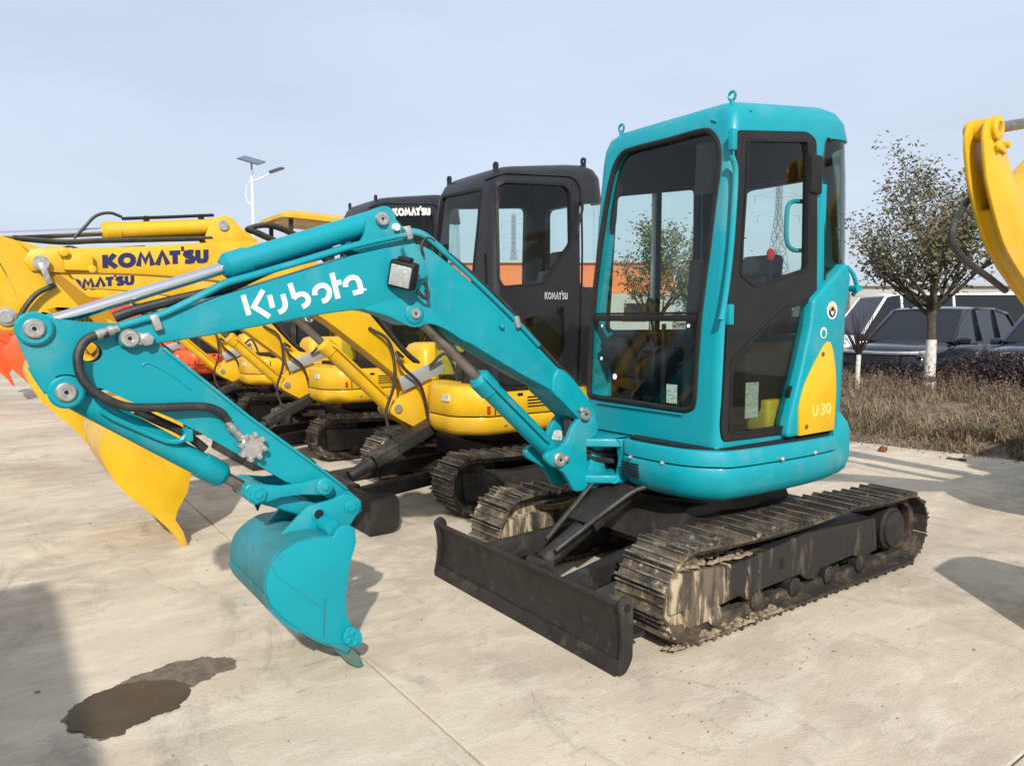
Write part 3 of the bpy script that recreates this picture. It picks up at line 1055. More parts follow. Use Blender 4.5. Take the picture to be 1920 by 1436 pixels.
# door hinges, handle, latch
for q in ((1374, 262), (1368, 590)):
    p = onp(q[0], q[1], 1, .61)
    MB().box(p, (.035, .03, .10)).build('hinge', 'teal', cab, .006)
gr_ = MB(); gr_.tube([onp(a, b, 1, .63) for a, b in ((1372, 292), (1379, 325), (1374, 420), (1367, 500), (1357, 575), (1352, 600))], .014)
gr_.build('hand_rail', 'teal', cab)
p = onp(1530, 327, 1, .615)
MB().box(p, (.10, .02, .20)).build('door_latch', 'rubber', door, .008)
MB().tube([onp(a, b, 1, .54) for a, b in ((1507, 378), (1485, 379), (1476, 395), (1475, 450), (1486, 468), (1507, 470))], .012).build('grab_handle', 'teal', door)
MB().box(onp(1539, 455, 1, .60), (.055, .02, .62)).build('door_post', 'teal', cab, .006)
# lifting eyes, roof bolts
def roof_z(o, x, y):
    bt_ = BVHTree.FromPolygons([v.co for v in o.data.vertices], [p.vertices for p in o.data.polygons])
    hit = bt_.ray_cast(Vector((x, y, 6)) - OFF, Vector((0, 0, -1)))
    return hit[0].z + OFF.z


for x_, y_ in ((.345, .52), (.345, -.25)):
    p = Vector((x_, y_, roof_z(cab, x_, y_) + .034))
    mb = MB(); mb.tube([p + Vector((.0, .019 * math.cos(a), .021 * math.sin(a))) for a in [k * math.pi / 5 for k in range(11)]], .007)
    mb.cyl(p - Vector((0, 0, .045)), p - Vector((0, 0, .02)), .012)
    mb.build('lifting_eye', 'teal', cab)
for q in ((1407, 208), (1341, 228), (1336, 226)):
    p = onp(q[0], q[1], 1, .575)
    MB().lathe(p, (.3, 1, .3), [(-.01, .009), (.008, .009), (.012, .004)], 10).build('roof_bolt', 'teal', cab)
# lip under the windscreen
a_, b__ = onp(1120, 755, 0, .505), onp(1280, 777, 0, .505)
MB().bar(a_, b__, .012, .008).build('drip_lip', 'teal', cab, .003)
# stickers on the lower windscreen
for q, r in (((1129, 611), .008), ((1291, 611), .010), ((1128, 672), .010), ((1153, 706), .017)):
    p = onp(q[0], q[1], 0, .478)
    MB().lathe(p, (1, 0, 0), [(0, r), (.002, r)], 14).build('screw_cap', 'white', cab)
# cab floor, seat, console, levers
MB().box((-.06, .11, .87), (1.04, .88, .03)).build('cab_floor', 'interior', hero)
seat = MB()
seat.box((-.22, .11, 1.17), (.46, .48, .13)); seat.box((-.22, .11, .99), (.40, .42, .24)); seat = seat.build('seat', 'seat', hero, .04, 3)
MB().box((-.43, .11, 1.47), (.12, .46, .55), Matrix.Rotation(-.14, 3, 'Y')).build('backrest', 'seat', seat, .04, 3)
MB().box((-.50, .11, 1.80), (.08, .26, .14), Matrix.Rotation(-.14, 3, 'Y')).build('headrest', 'seat', seat, .03, 3)
for s in (-1, 1):
    c = MB(); c.box((-.12, .11 + s * .33, 1.15), (.52, .12, .34)); c = c.build('console', 'interior', hero, .03, 3)
    lv = MB(); lv.tube([(.06, .11 + s * .33, 1.31), (.09, .11 + s * .33, 1.42), (.12, .11 + s * .32, 1.50)], .009); lv.build('lever', 'interior', c)
    MB().lathe((.12, .11 + s * .32, 1.50), (.15, 0, 1), [(0, .018), (.03, .024), (.09, .026), (.11, .012)], 14).build('lever_grip', 'interior', c)
for y in (.02, .16):
    lv = MB(); lv.tube([(.22, y, .88), (.25, y, 1.10), (.22, y, 1.28)], .01); lv.lathe((.22, y, 1.27), (0, 0, 1), [(0, .014), (.06, .017), (.08, .008)], 12); lv.build('travel_lever', 'interior', hero)
rk = onp(1445, 478, 1, .30)
kn = MB(); kn.tube([rk + Vector((0, 0, -.35)), rk + Vector((0, 0, -.02))], .007, sm=0); kn = kn.build('lock_lever', 'interior', hero)
MB().lathe(rk - Vector((0, 0, .03)), (0, 0, 1), [(0, .015), (.02, .022), (.05, .022), (.065, .01)], 14).build('lever_knob', 'red', kn)
MB().box((.36, -.22, 1.28), (.14, .14, .22), Matrix.Rotation(.5, 3, 'Y')).build('monitor', 'interior', hero, .02)
MB().box((.452, .20, 1.23), (.012, .02, .46)).build('front_brace', 'doorblack', cab)
# papers stuck inside the lower panes
for q0, q1, nm in (((1399, 718), (1421, 782), 'door'), ):
    a_, b__ = onp(q0[0], q0[1], 1, .58), onp(q1[0], q1[1], 1, .58)
    MB().box(((a_.x + b__.x) / 2, .578, (a_.z + b__.z) / 2), (abs(a_.x - b__.x), .003, abs(a_.z - b__.z))).build('sticker', 'paper', door)
a_, b__ = onp(1249, 720, 0, .45), onp(1268, 757, 0, .45)
MB().box((.446, (a_.y + b__.y) / 2, (a_.z + b__.z) / 2), (.002, abs(a_.y - b__.y), abs(a_.z - b__.z))).build('sticker', 'paper', cab)

# ---------------------------------------------------------------- boom swing bracket
BC, BN = -.175, -.085
brk = sp2(tx([(1072, 806), (1082, 790), (1096, 778), (1112, 778), (1122, 796), (1117, 818), (1102, 826), (1101, 850), (1104, 880), (1120, 886), (1116, 899), (1126, 911),
              (1105, 917), (1079, 921), (1068, 903), (1054, 884), (1030, 870), (1024, 856), (1034, 845), (1053, 838), (1065, 824)], -.07), 3)
sb = MB(); sb.prism(brk, 'y', -.105, -.07); sb.prism(brk, 'y', -.28, -.245)
swing = sb.build('swing_bracket', 'teal', hero, .006, 3)
p1, p2 = onp(1090, 905, 1, BC), onp(1104, 800, 1, BC)
MB().prism(tx([(1098, 826), (1118, 818), (1112, 850), (1120, 886), (1116, 905), (1085, 915), (1080, 890), (1090, 850)], BC), 'y', -.26, -.09).build('bracket_web', 'teal', swing, .008)
lb = onp(1052, 815, 1, -.27)
MB().prism(tx([(1040, 806), (1066, 808), (1062, 826), (1034, 824)], -.243), 'y', -.246, -.242).build('label', 'paper', swing)


def cap(q, Y_, r, parent, m_='zinc', name='pin', h=.02, key=True):
    p = onp(q[0], q[1], 1, Y_)
    o = MB().lathe(p - Vector((0, .012, 0)), (0, 1, 0), [(0, r), (.012 + h * .7, r), (.012 + h, r * .85), (.012 + h, r * .45), (.012 + h * .8, r * .4)], 22).build(name, m_, parent)
    if key:
        MB().lathe(p + Vector((0, h * .8, 0)), (0, 1, 0), [(0, r * .22), (.003, r * .2)], 10).build('grease_nipple', 'interior', o)
    return o


def keeper(q, q2, Y_, parent, w=.018):
    a, b = onp(q[0], q[1], 1, Y_), onp(q2[0], q2[1], 1, Y_)
    MB().bar(a + Vector((0, .006, 0)), b + Vector((0, .006, 0)), .012, w * 2, up=(0, 0, 1)).build('keeper_plate', 'zinc', parent, .003)
    MB().lathe(b, (0, 1, 0), [(0, w * 1.2), (.02, w * 1.1), (.024, w * .6)], 6).build('keeper_bolt', 'zinc', parent)


cap((1096, 776), -.06, .034, swing); keeper((1096, 776), (1088, 768), -.06, swing, .014)
cap((1048, 861), -.068, .040, swing); keeper((1048, 861), (1060, 859), -.066, swing, .016)
# hinge lugs on the body
hg = MB()
for z0, z1 in (((.595), .64), (.795, .84)):
    hg.prism(roundpoly([(.42, -.36), (.70, -.33), (.78, -.26), (.80, -.175), (.78, -.09), (.70, -.02), (.60, .055), (.42, .058)], .05), 'z', z0, z1)
hg.prism([(.42, .60), (.66, .60), (.60, .645), (.585, .72), (.60, .795), (.63, .84), (.42, .84)], 'y', .0, .052)
hg.prism([(.42, .60), (.62, .60), (.585, .72), (.60, .84), (.42, .84)], 'y', -.36, -.31)
hg.build('hinge_mount', 'teal', hero, .008, 3)
MB().box((.40, -.16, .72), (.05, .30, .17)).build('recess_shade_block', 'interior', hero)  # black block behind the hoses, standing in for the shade inside the opening
MB().cyl((.73, BC, .56), (.73, BC, .87), .045).build('swing_pin', 'teal', hero, .004)
mb = MB()
for k in range(6):
    dy, dz = (k % 3 - 1) * .035, (k // 3) * .035
    mb.tube([(.45, -.10 + dy, .68 + dz), (.58, -.12 + dy, .70 + dz), (.70, -.14 + dy, .73 + dz), (.78, -.16 + dy * .5, .80 + dz), (.80, -.17 + dy * .5, .95)], .016)
mb.build('hydraulic_hose', 'hose', hero)

# ---------------------------------------------------------------- boom
lower = [(246, 655), (288, 646), (400, 628), (500, 609), (601, 590), (660, 582), (690, 581), (712, 585), (733, 592), (755, 603), (776, 610), (800, 603), (820, 606), (850, 624), (900, 655),
         (978, 702), (1032, 731), (1050, 750), (1072, 775), (1088, 790)]
upper = [(1104, 790), (1113, 776), (1110, 762), (1092, 737), (1068, 706), (1043, 686), (1000, 640), (968, 608), (902, 543), (850, 500), (811, 470), (790, 459), (770, 457), (720, 466), (665, 478), (560, 511),
         (413, 556), (330, 585), (250, 612), (228, 618), (218, 632), (226, 650)]
bo = tx(sp2(lower, 2, False) + upper, BN)
bm_ = MB(); bm_.prism(bo, 'y', -.265, BN)
boom = bm_.build('boom', 'teal', hero, .007, 3, smooth=40)
# arm cylinder bracket plates on top of the boom
hump = sp2(tx([(660, 466), (678, 452), (686, 436), (690, 412), (700, 399), (714, 395), (738, 405), (756, 423), (770, 444), (785, 462), (760, 470), (700, 480)], -.10), 3)
for y in (-.125, -.25):
    MB().prism(hump, 'y', y - .012, y + .014).build('cylinder_lug', 'teal', boom, .004)
cap((715, 411), -.108, .030, boom); 
cap((741, 427), -.110, .017, boom, 'white', 'bolt', key=False)
# doubler plate round the lower boom pin
dbl = sp2(tx([(681, 579), (704, 570), (745, 559), (775, 563), (808, 580), (850, 617), (880, 639), (870, 640), (836, 618), (805, 607), (777, 614), (752, 605), (730, 594), (706, 587)], BN), 3)
MB().prism(dbl, 'y', BN - .002, BN + .006).build('doubler_plate', 'teal', boom, .003)
cap((777, 588), BN + .004, .026, boom)
MB().lathe(onp(777, 588, 1, BN + .005), (0, 1, 0), [(0, .046), (.006, .046), (.010, .040)], 24).build('pin_boss', 'teal', boom)
# collar at the boom foot
MB().prism(sp2(tx([(1044, 690), (1070, 708), (1093, 737), (1112, 765), (1116, 784), (1100, 796), (1084, 786), (1050, 751), (1032, 731)], BN), 2), 'y', -.29, BN + .014).build('boom_foot', 'teal', boom, .008, 3)
MB().lathe(onp(939, 612, 1, BN), (0, 1, 0), [(0, .012), (.02, .012), (.024, .006)], 10).build('bolt', 'teal', boom)
# boom nose pin with keeper
cap((242, 634), BN, .034, boom, h=.022); keeper((248, 634), (274, 636), BN + .002, boom, .022)
# lettering
so = lambda p: sp2(p, 5, False)
st = [[(210, 693), (252, 834)], [(352, 658), (286, 775), (398, 846)], [(397, 693), (420, 782)], [(490, 688), (503, 728)] + so([(508, 748), (508, 775), (492, 800), (462, 816)]),
      [(541, 610), (574, 714)], so([(566, 716), (595, 694), (630, 685), (660, 700), (672, 728), (660, 758), (630, 776)]),
      so([(718, 694), (718, 662), (738, 636), (770, 624), (802, 636), (820, 665), (816, 702), (796, 728), (770, 738)]),
      [(838, 538), (882, 718)], [(866, 612), (905, 600)],
      so([(935, 636), (936, 606), (955, 580), (985, 568), (1015, 578), (1032, 604)]) + [(1048, 668)], [(1056, 664), (988, 680)], [(1068, 655), (1082, 652)]]


def lm(u, v, h):
    p = onp(400 + u / 3.778, 370 + v / 3.778, 1, BN)
    p.y = BN + .0006 + h
    return p


mb = MB(); glyphs(mb, st[:-1], 17.5, lm, .0012); glyphs(mb, st[-1:], 7, lm, .0012)
mb.build('lettering', 'white', boom, smooth=0)
# steel pipes along the upper edge and their clamps
pipe1 = [(224, 613), (262, 602), (300, 592), (345, 572), (392, 548), (425, 532), (470, 519), (560, 493), (665, 462), (760, 441), (776, 437), (800, 446), (840, 480), (902, 537), (968, 602), (1010, 648)]
for dy, dq in ((0, 0), (-.05, -3), (-.12, -4)):
    mb = MB(); mb.tube([onp(a, b + dq, 1, BN + .008 + dy) for a, b in pipe1], .0115, 10, 6); pp = mb.build('hydraulic_pipe', 'teal', boom)
for q in ((292, 605), (764, 437), (968, 604)):
    p = onp(q[0], q[1], 1, BN + .005)
    MB().box(p, (.03, .04, .06), Matrix.Rotation(.3, 3, 'Y')).build('pipe_clamp', 'zinc', boom, .006)
mb = MB()
for k, (dy, r_) in enumerate(((0, .011), (-.04, .010), (-.08, .011))):
    mb.tube([onp(a, b, 1, BN - .005 + dy) for a, b in ((795, 447), (850, 484), (905, 532), (945, 568), (975, 603), (1015, 650), (1052, 690), (1075, 712), (1085, 740))], r_, 8)
mb.build('boom_hose', 'hose', boom)
# rod and cylinder of the arm
def eye(mb, p, r, w_, y=None):
    mb.lathe(Vector((p.x, (p.y if y is None else y) - w_ / 2, p.z)), (0, 1, 0), [(0, r * .9), (.006, r), (w_ - .006, r), (w_, r * .9)], 20)


def ram(root, a, b, split, rb, rr, body, rodm, name, clamp=True, port=None):
    a, b = Vector(a), Vector(b)
    d = (b - a).normalized(); L = (b - a).length; e = L * split
    mb = MB()
    mb.lathe(a, d, [(.02, rb * .6), (.04, rb), (e - .10, rb), (e - .098, rb * 1.12), (e - .01, rb * 1.12), (e, rb * .95), (e + .012, rb * .7)], 24)
    eye(mb, a, rb * 1.05, rb * 1.9)
    o = mb.build(name, body, root, smooth=40)
    MB().cyl(a + d * (e - .02), b - d * .02, rr).build('piston_rod', rodm, o)
    m2 = MB(); eye(m2, b, rr * 1.7, rb * 1.6); m2.cyl(b - d * (rr * 2.6), b, rr * 1.2); m2.build('rod_eye', body, o)
    if port:
        u = Vector(port)
        mb = MB(); mb.tube([a + d * .12 + u * rb, a + d * .12 + u * (rb + .03), a + d * .2 + u * (rb + .035), a + d * (e - .16) + u * (rb + .035), a + d * (e - .06) + u * (rb + .03), a + d * (e - .05) + u * rb], .010, 8)
        mb.build('oil_pipe', body, o)
    return o


a_ = onp(715, 411, 1, BC); b__ = onp(66, 612, 1, BC)
ram(hero, a_, b__, .515, .050, .024, 'teal', 'chrome', 'arm_cylinder')
mb = MB(); mb.tube([onp(a, b, 1, BC) for a, b in ((620, 470), (520, 500), (440, 535), (395, 548), (340, 560), (260, 580), (215, 595))], .020, 10)
mb.build('arm_cylinder_hose', 'hose', hero)
mb = MB(); mb.tube([onp(a, b, 1, BC - .05) for a, b in ((700, 445), (640, 470), (560, 492), (520, 503))], .014, 10); mb.build('return_hose', 'hose', hero)

# boom cylinder
a_ = onp(1048, 861, 1, BC); b__ = onp(777, 588, 1, BC)
ram(hero, a_, b__, .60, .052, .026, 'teal', 'rod_dull', 'boom_cylinder', port=(.45, .75, .48))

# work lamp
lp = onp(756, 515, 1, -.03)
Rl = Matrix.Rotation(rad(40), 3, 'Z') @ Matrix.Rotation(rad(8), 3, 'Y') @ Matrix.Rotation(rad(-14), 3, 'X')
la = MB(); la.box(lp, (.065, .12, .12), Rl); la = la.build('work_lamp', 'rubber', hero, .012, 3)
MB().box(lp + Rl @ Vector((.034, 0, -.004)), (.008, .096, .092), Rl).build('lamp_lens', 'lens', la, .004)
MB().box(lp + Rl @ Vector((0, .0, .068)), (.05, .06, .02), Rl).build('lamp_cap', 'rubber', la, .006)
MB().prism(roundpoly(tx([(755, 462), (780, 455), (803, 505), (800, 522), (776, 525)], -.05), .02), 'y', BN, -.045).build('lamp_bracket', 'teal', la, .006)
mb = MB(); mb.tube([onp(a, b, 1, -.04) for a, b in ((782, 545), (795, 558), (803, 556), (800, 540), (797, 530))], .009, 8); mb.build('lamp_cable', 'hose', la); mb = MB(); mb.tube([onp(a, b, 1, -.07) for a, b in ((795, 480), (790, 460), (800, 446), (815, 452))], .006, 8)
mb.build('lamp_cable', 'hose', la)

# ---------------------------------------------------------------- arm
AN = -.105
arm_out = [(31, 612), (38, 598), (59, 590), (84, 594), (150, 603), (223, 606), (262, 618), (306, 652), (400, 727), (466, 780), (609, 884), (650, 916), (676, 938), (678, 958), (664, 970), (645, 966),
           (610, 930), (588, 918), (536, 903), (490, 875), (449, 853), (400, 825), (376, 811), (320, 783), (250, 755), (190, 728), (164, 725), (152, 738), (139, 750), (118, 754), (100, 747), (80, 731), (63, 699), (45, 664), (32, 630)]
ao = tx(arm_out, AN)
hole = onp(172, 661, 1, AN)
plate = MB().prism(ao, 'y', AN - .025, AN).mesh('arm')
hc = MB().cyl(hole + Vector((0, -.3, 0)), hole + Vector((0, .2, 0)), .036, n=24).mesh('c')
arm = link('arm', boolean(plate, [('DIFFERENCE', hc)]), 'teal', hero, 40)
pf = MB().prism(ao, 'y', -.245, -.22).mesh('arm')
link('far_plate', boolean(pf, [('DIFFERENCE', hc)]), 'teal', arm, 40)
core = inset(tx([(200, 640), (262, 622), (306, 655), (400, 729), (466, 782), (609, 886), (650, 918), (660, 950), (610, 930), (588, 917), (536, 902), (490, 874), (449, 852), (400, 824), (320, 782), (250, 754), (195, 715)], AN), .006)
MB().prism(core, 'y', -.222, AN - .02).build('arm_box', 'teal', arm, .004)
MB().strip(tx([(60, 690), (72, 712), (90, 738)], AN), .02, 'y', -.222, AN - .02).build('web_plate', 'teal', arm)
# pressed rib on the arm's face
rib = tx([(268, 688), (270, 682), (280, 681), (300, 690), (330, 708), (358, 730)], AN)
mb = MB(); mb.tube([Vector((x, AN - .003, z)) for x, z in rib], .006, 8); mb.build('weld_bead', 'teal', arm)
MB().strip(tx([(306, 653), (400, 728), (466, 781), (609, 885), (650, 917)], AN), .012, 'y', -.255, AN + .010).build('top_flange', 'teal', arm, .003)
for q, r in (((64, 616), .034), ((124, 735), .034)):
    MB().lathe(onp(q[0], q[1], 1, AN), (0, 1, 0), [(0, .058), (.012, .058), (.018, .05)], 28).build('pin_boss', 'teal', arm)
    cap(q, AN + .014, r, arm, h=.014)
mb = MB(); mb.strip([(onp(124, 735, 1, AN).x + .068 * math.cos(t), onp(124, 735, 1, AN).z + .068 * math.sin(t)) for t in [rad(60 + 10 * k) for k in range(9)]], .008, 'y', AN, AN + .012); mb.build('boss_rib', 'teal', arm)
# hose from the boom pipe to the bucket cylinder manifold
hp = [(202, 624), (170, 632), (152, 650), (146, 676), (156, 712), (188, 742), (236, 762), (296, 764), (376, 762), (412, 772), (428, 790)]
Y_ = [-.07, -.065, -.06, -.055, -.05, -.05, -.055, -.06, -.07, -.08, -.085]
mb = MB(); mb.tube([onp(a, b, 1, y) for (a, b), y in zip(hp, Y_)], .0165, 12, 6); mb.build('bucket_hose', 'hose', hero)
for q0, q1, y0, y1 in (((222, 615), (180, 629), -.075, -.066), ((425, 790), (454, 822), -.083, -.09)):
    a_, b__ = onp(*q0, 1, y0), onp(*q1, 1, y1)
    d = b__ - a_
    mb = MB(); mb.lathe(a_, d, [(0, .014), (d.length * .25, .014), (d.length * .27, .019), (d.length * .5, .019), (d.length * .52, .016), (d.length, .019)], 12)
    mb.build('hose_ferrule', 'zinc', hero)
mf = MB(); c_ = onp(472, 837, 1, -.085)
mf.lathe(c_ - Vector((0, .02, 0)), (0, 1, 0), [(0, .05), (.035, .05), (.04, .044)], 8)
for k in range(8):
    a = k * math.pi / 4 + .2
    mf.lathe(c_ + Vector((.046 * math.cos(a), -.01, .05 * math.sin(a))), (0, 1, 0), [(0, .012), (.035, .012), (.038, .008)], 6)
mf.build('hose_manifold', 'zinc', arm)
# bucket cylinder
a_ = onp(124, 735, 1, BC); b__ = onp(481, 926, 1, BC)
a2 = onp(150, 748, 1, BC)
bcyl = ram(hero, a_, b__, .80, .047, .024, 'teal', 'rod_dull', 'bucket_cylinder')
mb = MB(); mb.tube([onp(a, b, 1, -.115) for a, b in ((190, 770), (215, 785), (262, 806), (305, 824), (325, 828), (340, 825), (350, 812), (346, 802))], .011, 8); mb.build('oil_pipe', 'teal', bcyl)
mb = MB(); mb.tube([onp(a, b, 1, BC + .01) for a, b in ((255, 768), (295, 788), (335, 806), (365, 826), (385, 842))], .017, 8); mb.build('cylinder_hose', 'hose', hero)
MB().box(onp(352, 815, 1, -.13), (.03, .05, .05)).build('hose_fitting', 'teal', bcyl, .005)
# links
J0, J1, J2, J3 = onp(481, 926, 1, -.07), onp(605, 910, 1, -.07), onp(597, 963, 1, -.07), onp(658, 949, 1, -.07)


def linkbar(a, b, y, w_, r0, r1, th=.022):
    a, b = Vector((a.x, y, a.z)), Vector((b.x, y, b.z))
    d = (b - a).normalized(); q = Vector((-d.z, 0, d.x))
    pts = []
    L = (b - a).length
    for k in range(9):
        t = rad(90 + 22.5 * k); v = a + d * r0 * math.cos(t) + q * r0 * math.sin(t); pts.append((v.x, v.z))
    v = a + d * L * .35 - q * w_; pts.append((v.x, v.z)); v = a + d * L * .65 - q * w_; pts.append((v.x, v.z))
    for k in range(9):
        t = rad(-90 + 22.5 * k); v = b + d * r1 * math.cos(t) + q * r1 * math.sin(t); pts.append((v.x, v.z))
    v = a + d * L * .65 + q * w_; pts.append((v.x, v.z)); v = a + d * L * .35 + q * w_; pts.append((v.x, v.z))
    return pts


for y in (-.075, -.30):
    lk = MB().prism(linkbar(J0, J1, y, .024, .042, .038), 'y', y, y + .022).build('link_arm', 'teal', hero, .005)
    for J in (J0, J1):
        MB().lathe(Vector((J.x, y + .02, J.z)), (0, 1, 0), [(0, .036), (.012, .036), (.016, .030), (.016, .016), (.022, .016), (.024, .010)], 6 if J is J0 else 20).build('pin', 'teal', lk)
MB().prism(linkbar(J0, J2, -.11, .036, .040, .034), 'y', -.24, -.11).build('bucket_link', 'teal', hero, .012, 3)
mb = MB(); p = onp(483, 950, 1, -.1); mb.lathe(p + Vector((0, 0, .03)), (0, 0, -1), [(0, .012), (.02, .014), (.035, .006), (.045, .004)], 8); mb.build('grease_fitting', 'rubber', hero)

# ---------------------------------------------------------------- bucket
W0, W1 = -.425, .075
sp_ = tx(cr([(700, 1240), (600, 1222), (470, 1150), (380, 1090), (312, 1020), (286, 950), (286, 880), (312, 800), (370, 735), (450, 682), (540, 662), (648, 652), (665, 612), (690, 590), (725, 585),
             (765, 603), (771, 680), (742, 780), (726, 880), (716, 980), (716, 1060), (742, 1120), (750, 1180), (735, 1235)], 400, 780, 2.872), W1)
back = sp_[:12]
shell_p = sp2(back, 4, False)
mb = MB(); mb.strip(shell_p, .014, 'y', W0 + .004, W1 - .004)
bucket = mb.build('bucket', 'teal_worn', hero, 0, smooth=50)
for y in (W1 - .016, W0):
    MB().prism(sp_, 'y', y, y + .016).build('side_plate', 'teal', bucket, .004)
MB().strip(tx([(609, 1122), (608, 1150), (607, 1196)], W1), .004, 'y', W1 - .001, W1 + .003).build('weld_seam', 'teal_worn', bucket)
MB().strip(tx([(500, 1045), (520, 1080), (560, 1110), (606, 1140)], W1), .003, 'y', W1 - .001, W1 + .0015).build('scratch_line', 'teal_worn', bucket)
# stiffening strap across the back
st_ = [(x, z) for x, z in sp2(back[2:6], 4, False)]
MB().strip([(x + .008, z - .006) for x, z in st_], .012, 'y', W0 - .001, W1 + .001).build('wear_strap', 'teal_worn', bucket)
ear = roundpoly(tx(cr([(355, 655), (395, 612), (510, 485), (640, 452), (700, 418), (752, 425), (792, 460), (790, 505), (745, 580), (720, 600), (600, 660), (420, 700)], 400, 780, 2.872), -.06), .02)
for y in (-.085, -.29):
    e = MB().prism(ear, 'y', y, y + .024).build('ear', 'teal', bucket, .005)
for q in ((658, 949), (597, 963)):
    p = onp(q[0], q[1], 1, -.06)
    MB().lathe(Vector((p.x, -.31, p.z)), (0, 1, 0), [(0, .022), (.255, .022), (.262, .017)], 18).build('bucket_pin', 'rubber' if q[0] < 600 else 'teal', bucket)
    MB().lathe(Vector((p.x, -.062, p.z)), (0, 1, 0), [(0, .030), (.006, .030), (.009, .022)], 18).build('pin_collar', 'teal', bucket)
p = onp(617, 986, 1, .0)
MB().lathe(Vector((p.x, -.40, p.z)), (0, 1, 0), [(0, .035), (.44, .035), (.45, .030)], 20).build('cross_tube', 'teal', bucket)
# cutting edge and teeth
q = tx(cr([(600, 1222), (720, 1275), (745, 1240), (700, 1225)], 400, 780, 2.872), W1)
MB().prism(q, 'y', W0 - .004, W1 + .004).build('cutting_edge', 'teal_worn', bucket, .003)
tq = tx(cr([(640, 1240), (720, 1325), (800, 1375), (826, 1378), (815, 1340), (790, 1290), (745, 1240), (700, 1230)], 400, 780, 2.872), W1)
for k in range(4):
    y = W0 + .01 + k * (W1 - W0 - .08) / 3
    MB().prism(tq, 'y', y, y + .058).build('tooth', 'tooth', bucket, .006)
sc = roundpoly(tx(cr([(695, 1215), (705, 1165), (730, 1135), (760, 1135), (800, 1165), (805, 1205), (785, 1245), (730, 1240)], 400, 780, 2.872), W1 + .016), .02)
for y in (W1, W0 - .018):
    c = MB().prism(sc, 'y', y, y + .018).build('side_cutter', 'teal', bucket, .004)
    for q in cr([(742, 1162), (722, 1205), (760, 1215)], 400, 780, 2.872):
        p = onp(q[0], q[1], 1, W1 + .018)
        MB().lathe(Vector((p.x, y + (.018 if y > 0 else 0), p.z)), (0, 1 if y > 0 else -1, 0), [(0, .014), (.010, .014), (.012, .008)], 6).build('cutter_bolt', 'teal', c)
OFF = Vector((0, 0, 0))

# things lying in the cab
can = empty('oil_can', (0, 0, 0), 'small yellow plastic canister on the teal cab floor behind the door pane', 'canister')
p = onp(1447, 795, 1, .50)
can.location = (p.x, .50, .885); OFF = can.location.copy()
z0 = .885
MB().prism(roundpoly([(p.x - .10, .40), (p.x + .10, .40), (p.x + .10, .545), (p.x - .10, .545)], .03), 'z', z0, z0 + .17).build('can_body', 'yellowplastic', can, .012)
MB().lathe((p.x + .0, .47, z0 + .16), (0, 0, 1), [(0, .03), (.02, .025), (.02, .016), (.05, .016)], 14).build('can_neck', 'interior', can)
OFF = Vector((0, 0, 0))
bt = onp(1472, 712, 1, .45)
rag = MB(); rag.lathe((bt.x, .45, bt.z - .11), (0, 0, 1), [(0, .035), (.03, .045), (.10, .04), (.16, .03), (.20, .012), (.23, .012)], 14)
tag(rag.build('plastic_bottle', 'yellowplastic', None), 'slim yellow bottle standing behind the canister in the teal cab', 'bottle')
OFF = Vector((-.1, 0, 0))
MB_ = MB(); MB_.box((bt.x, .45, (bt.z - .11 + .885) / 2), (.12, .12, bt.z - .11 - .885)); MB_.build('cab_shelf', 'interior', hero)
OFF = Vector((0, 0, 0))

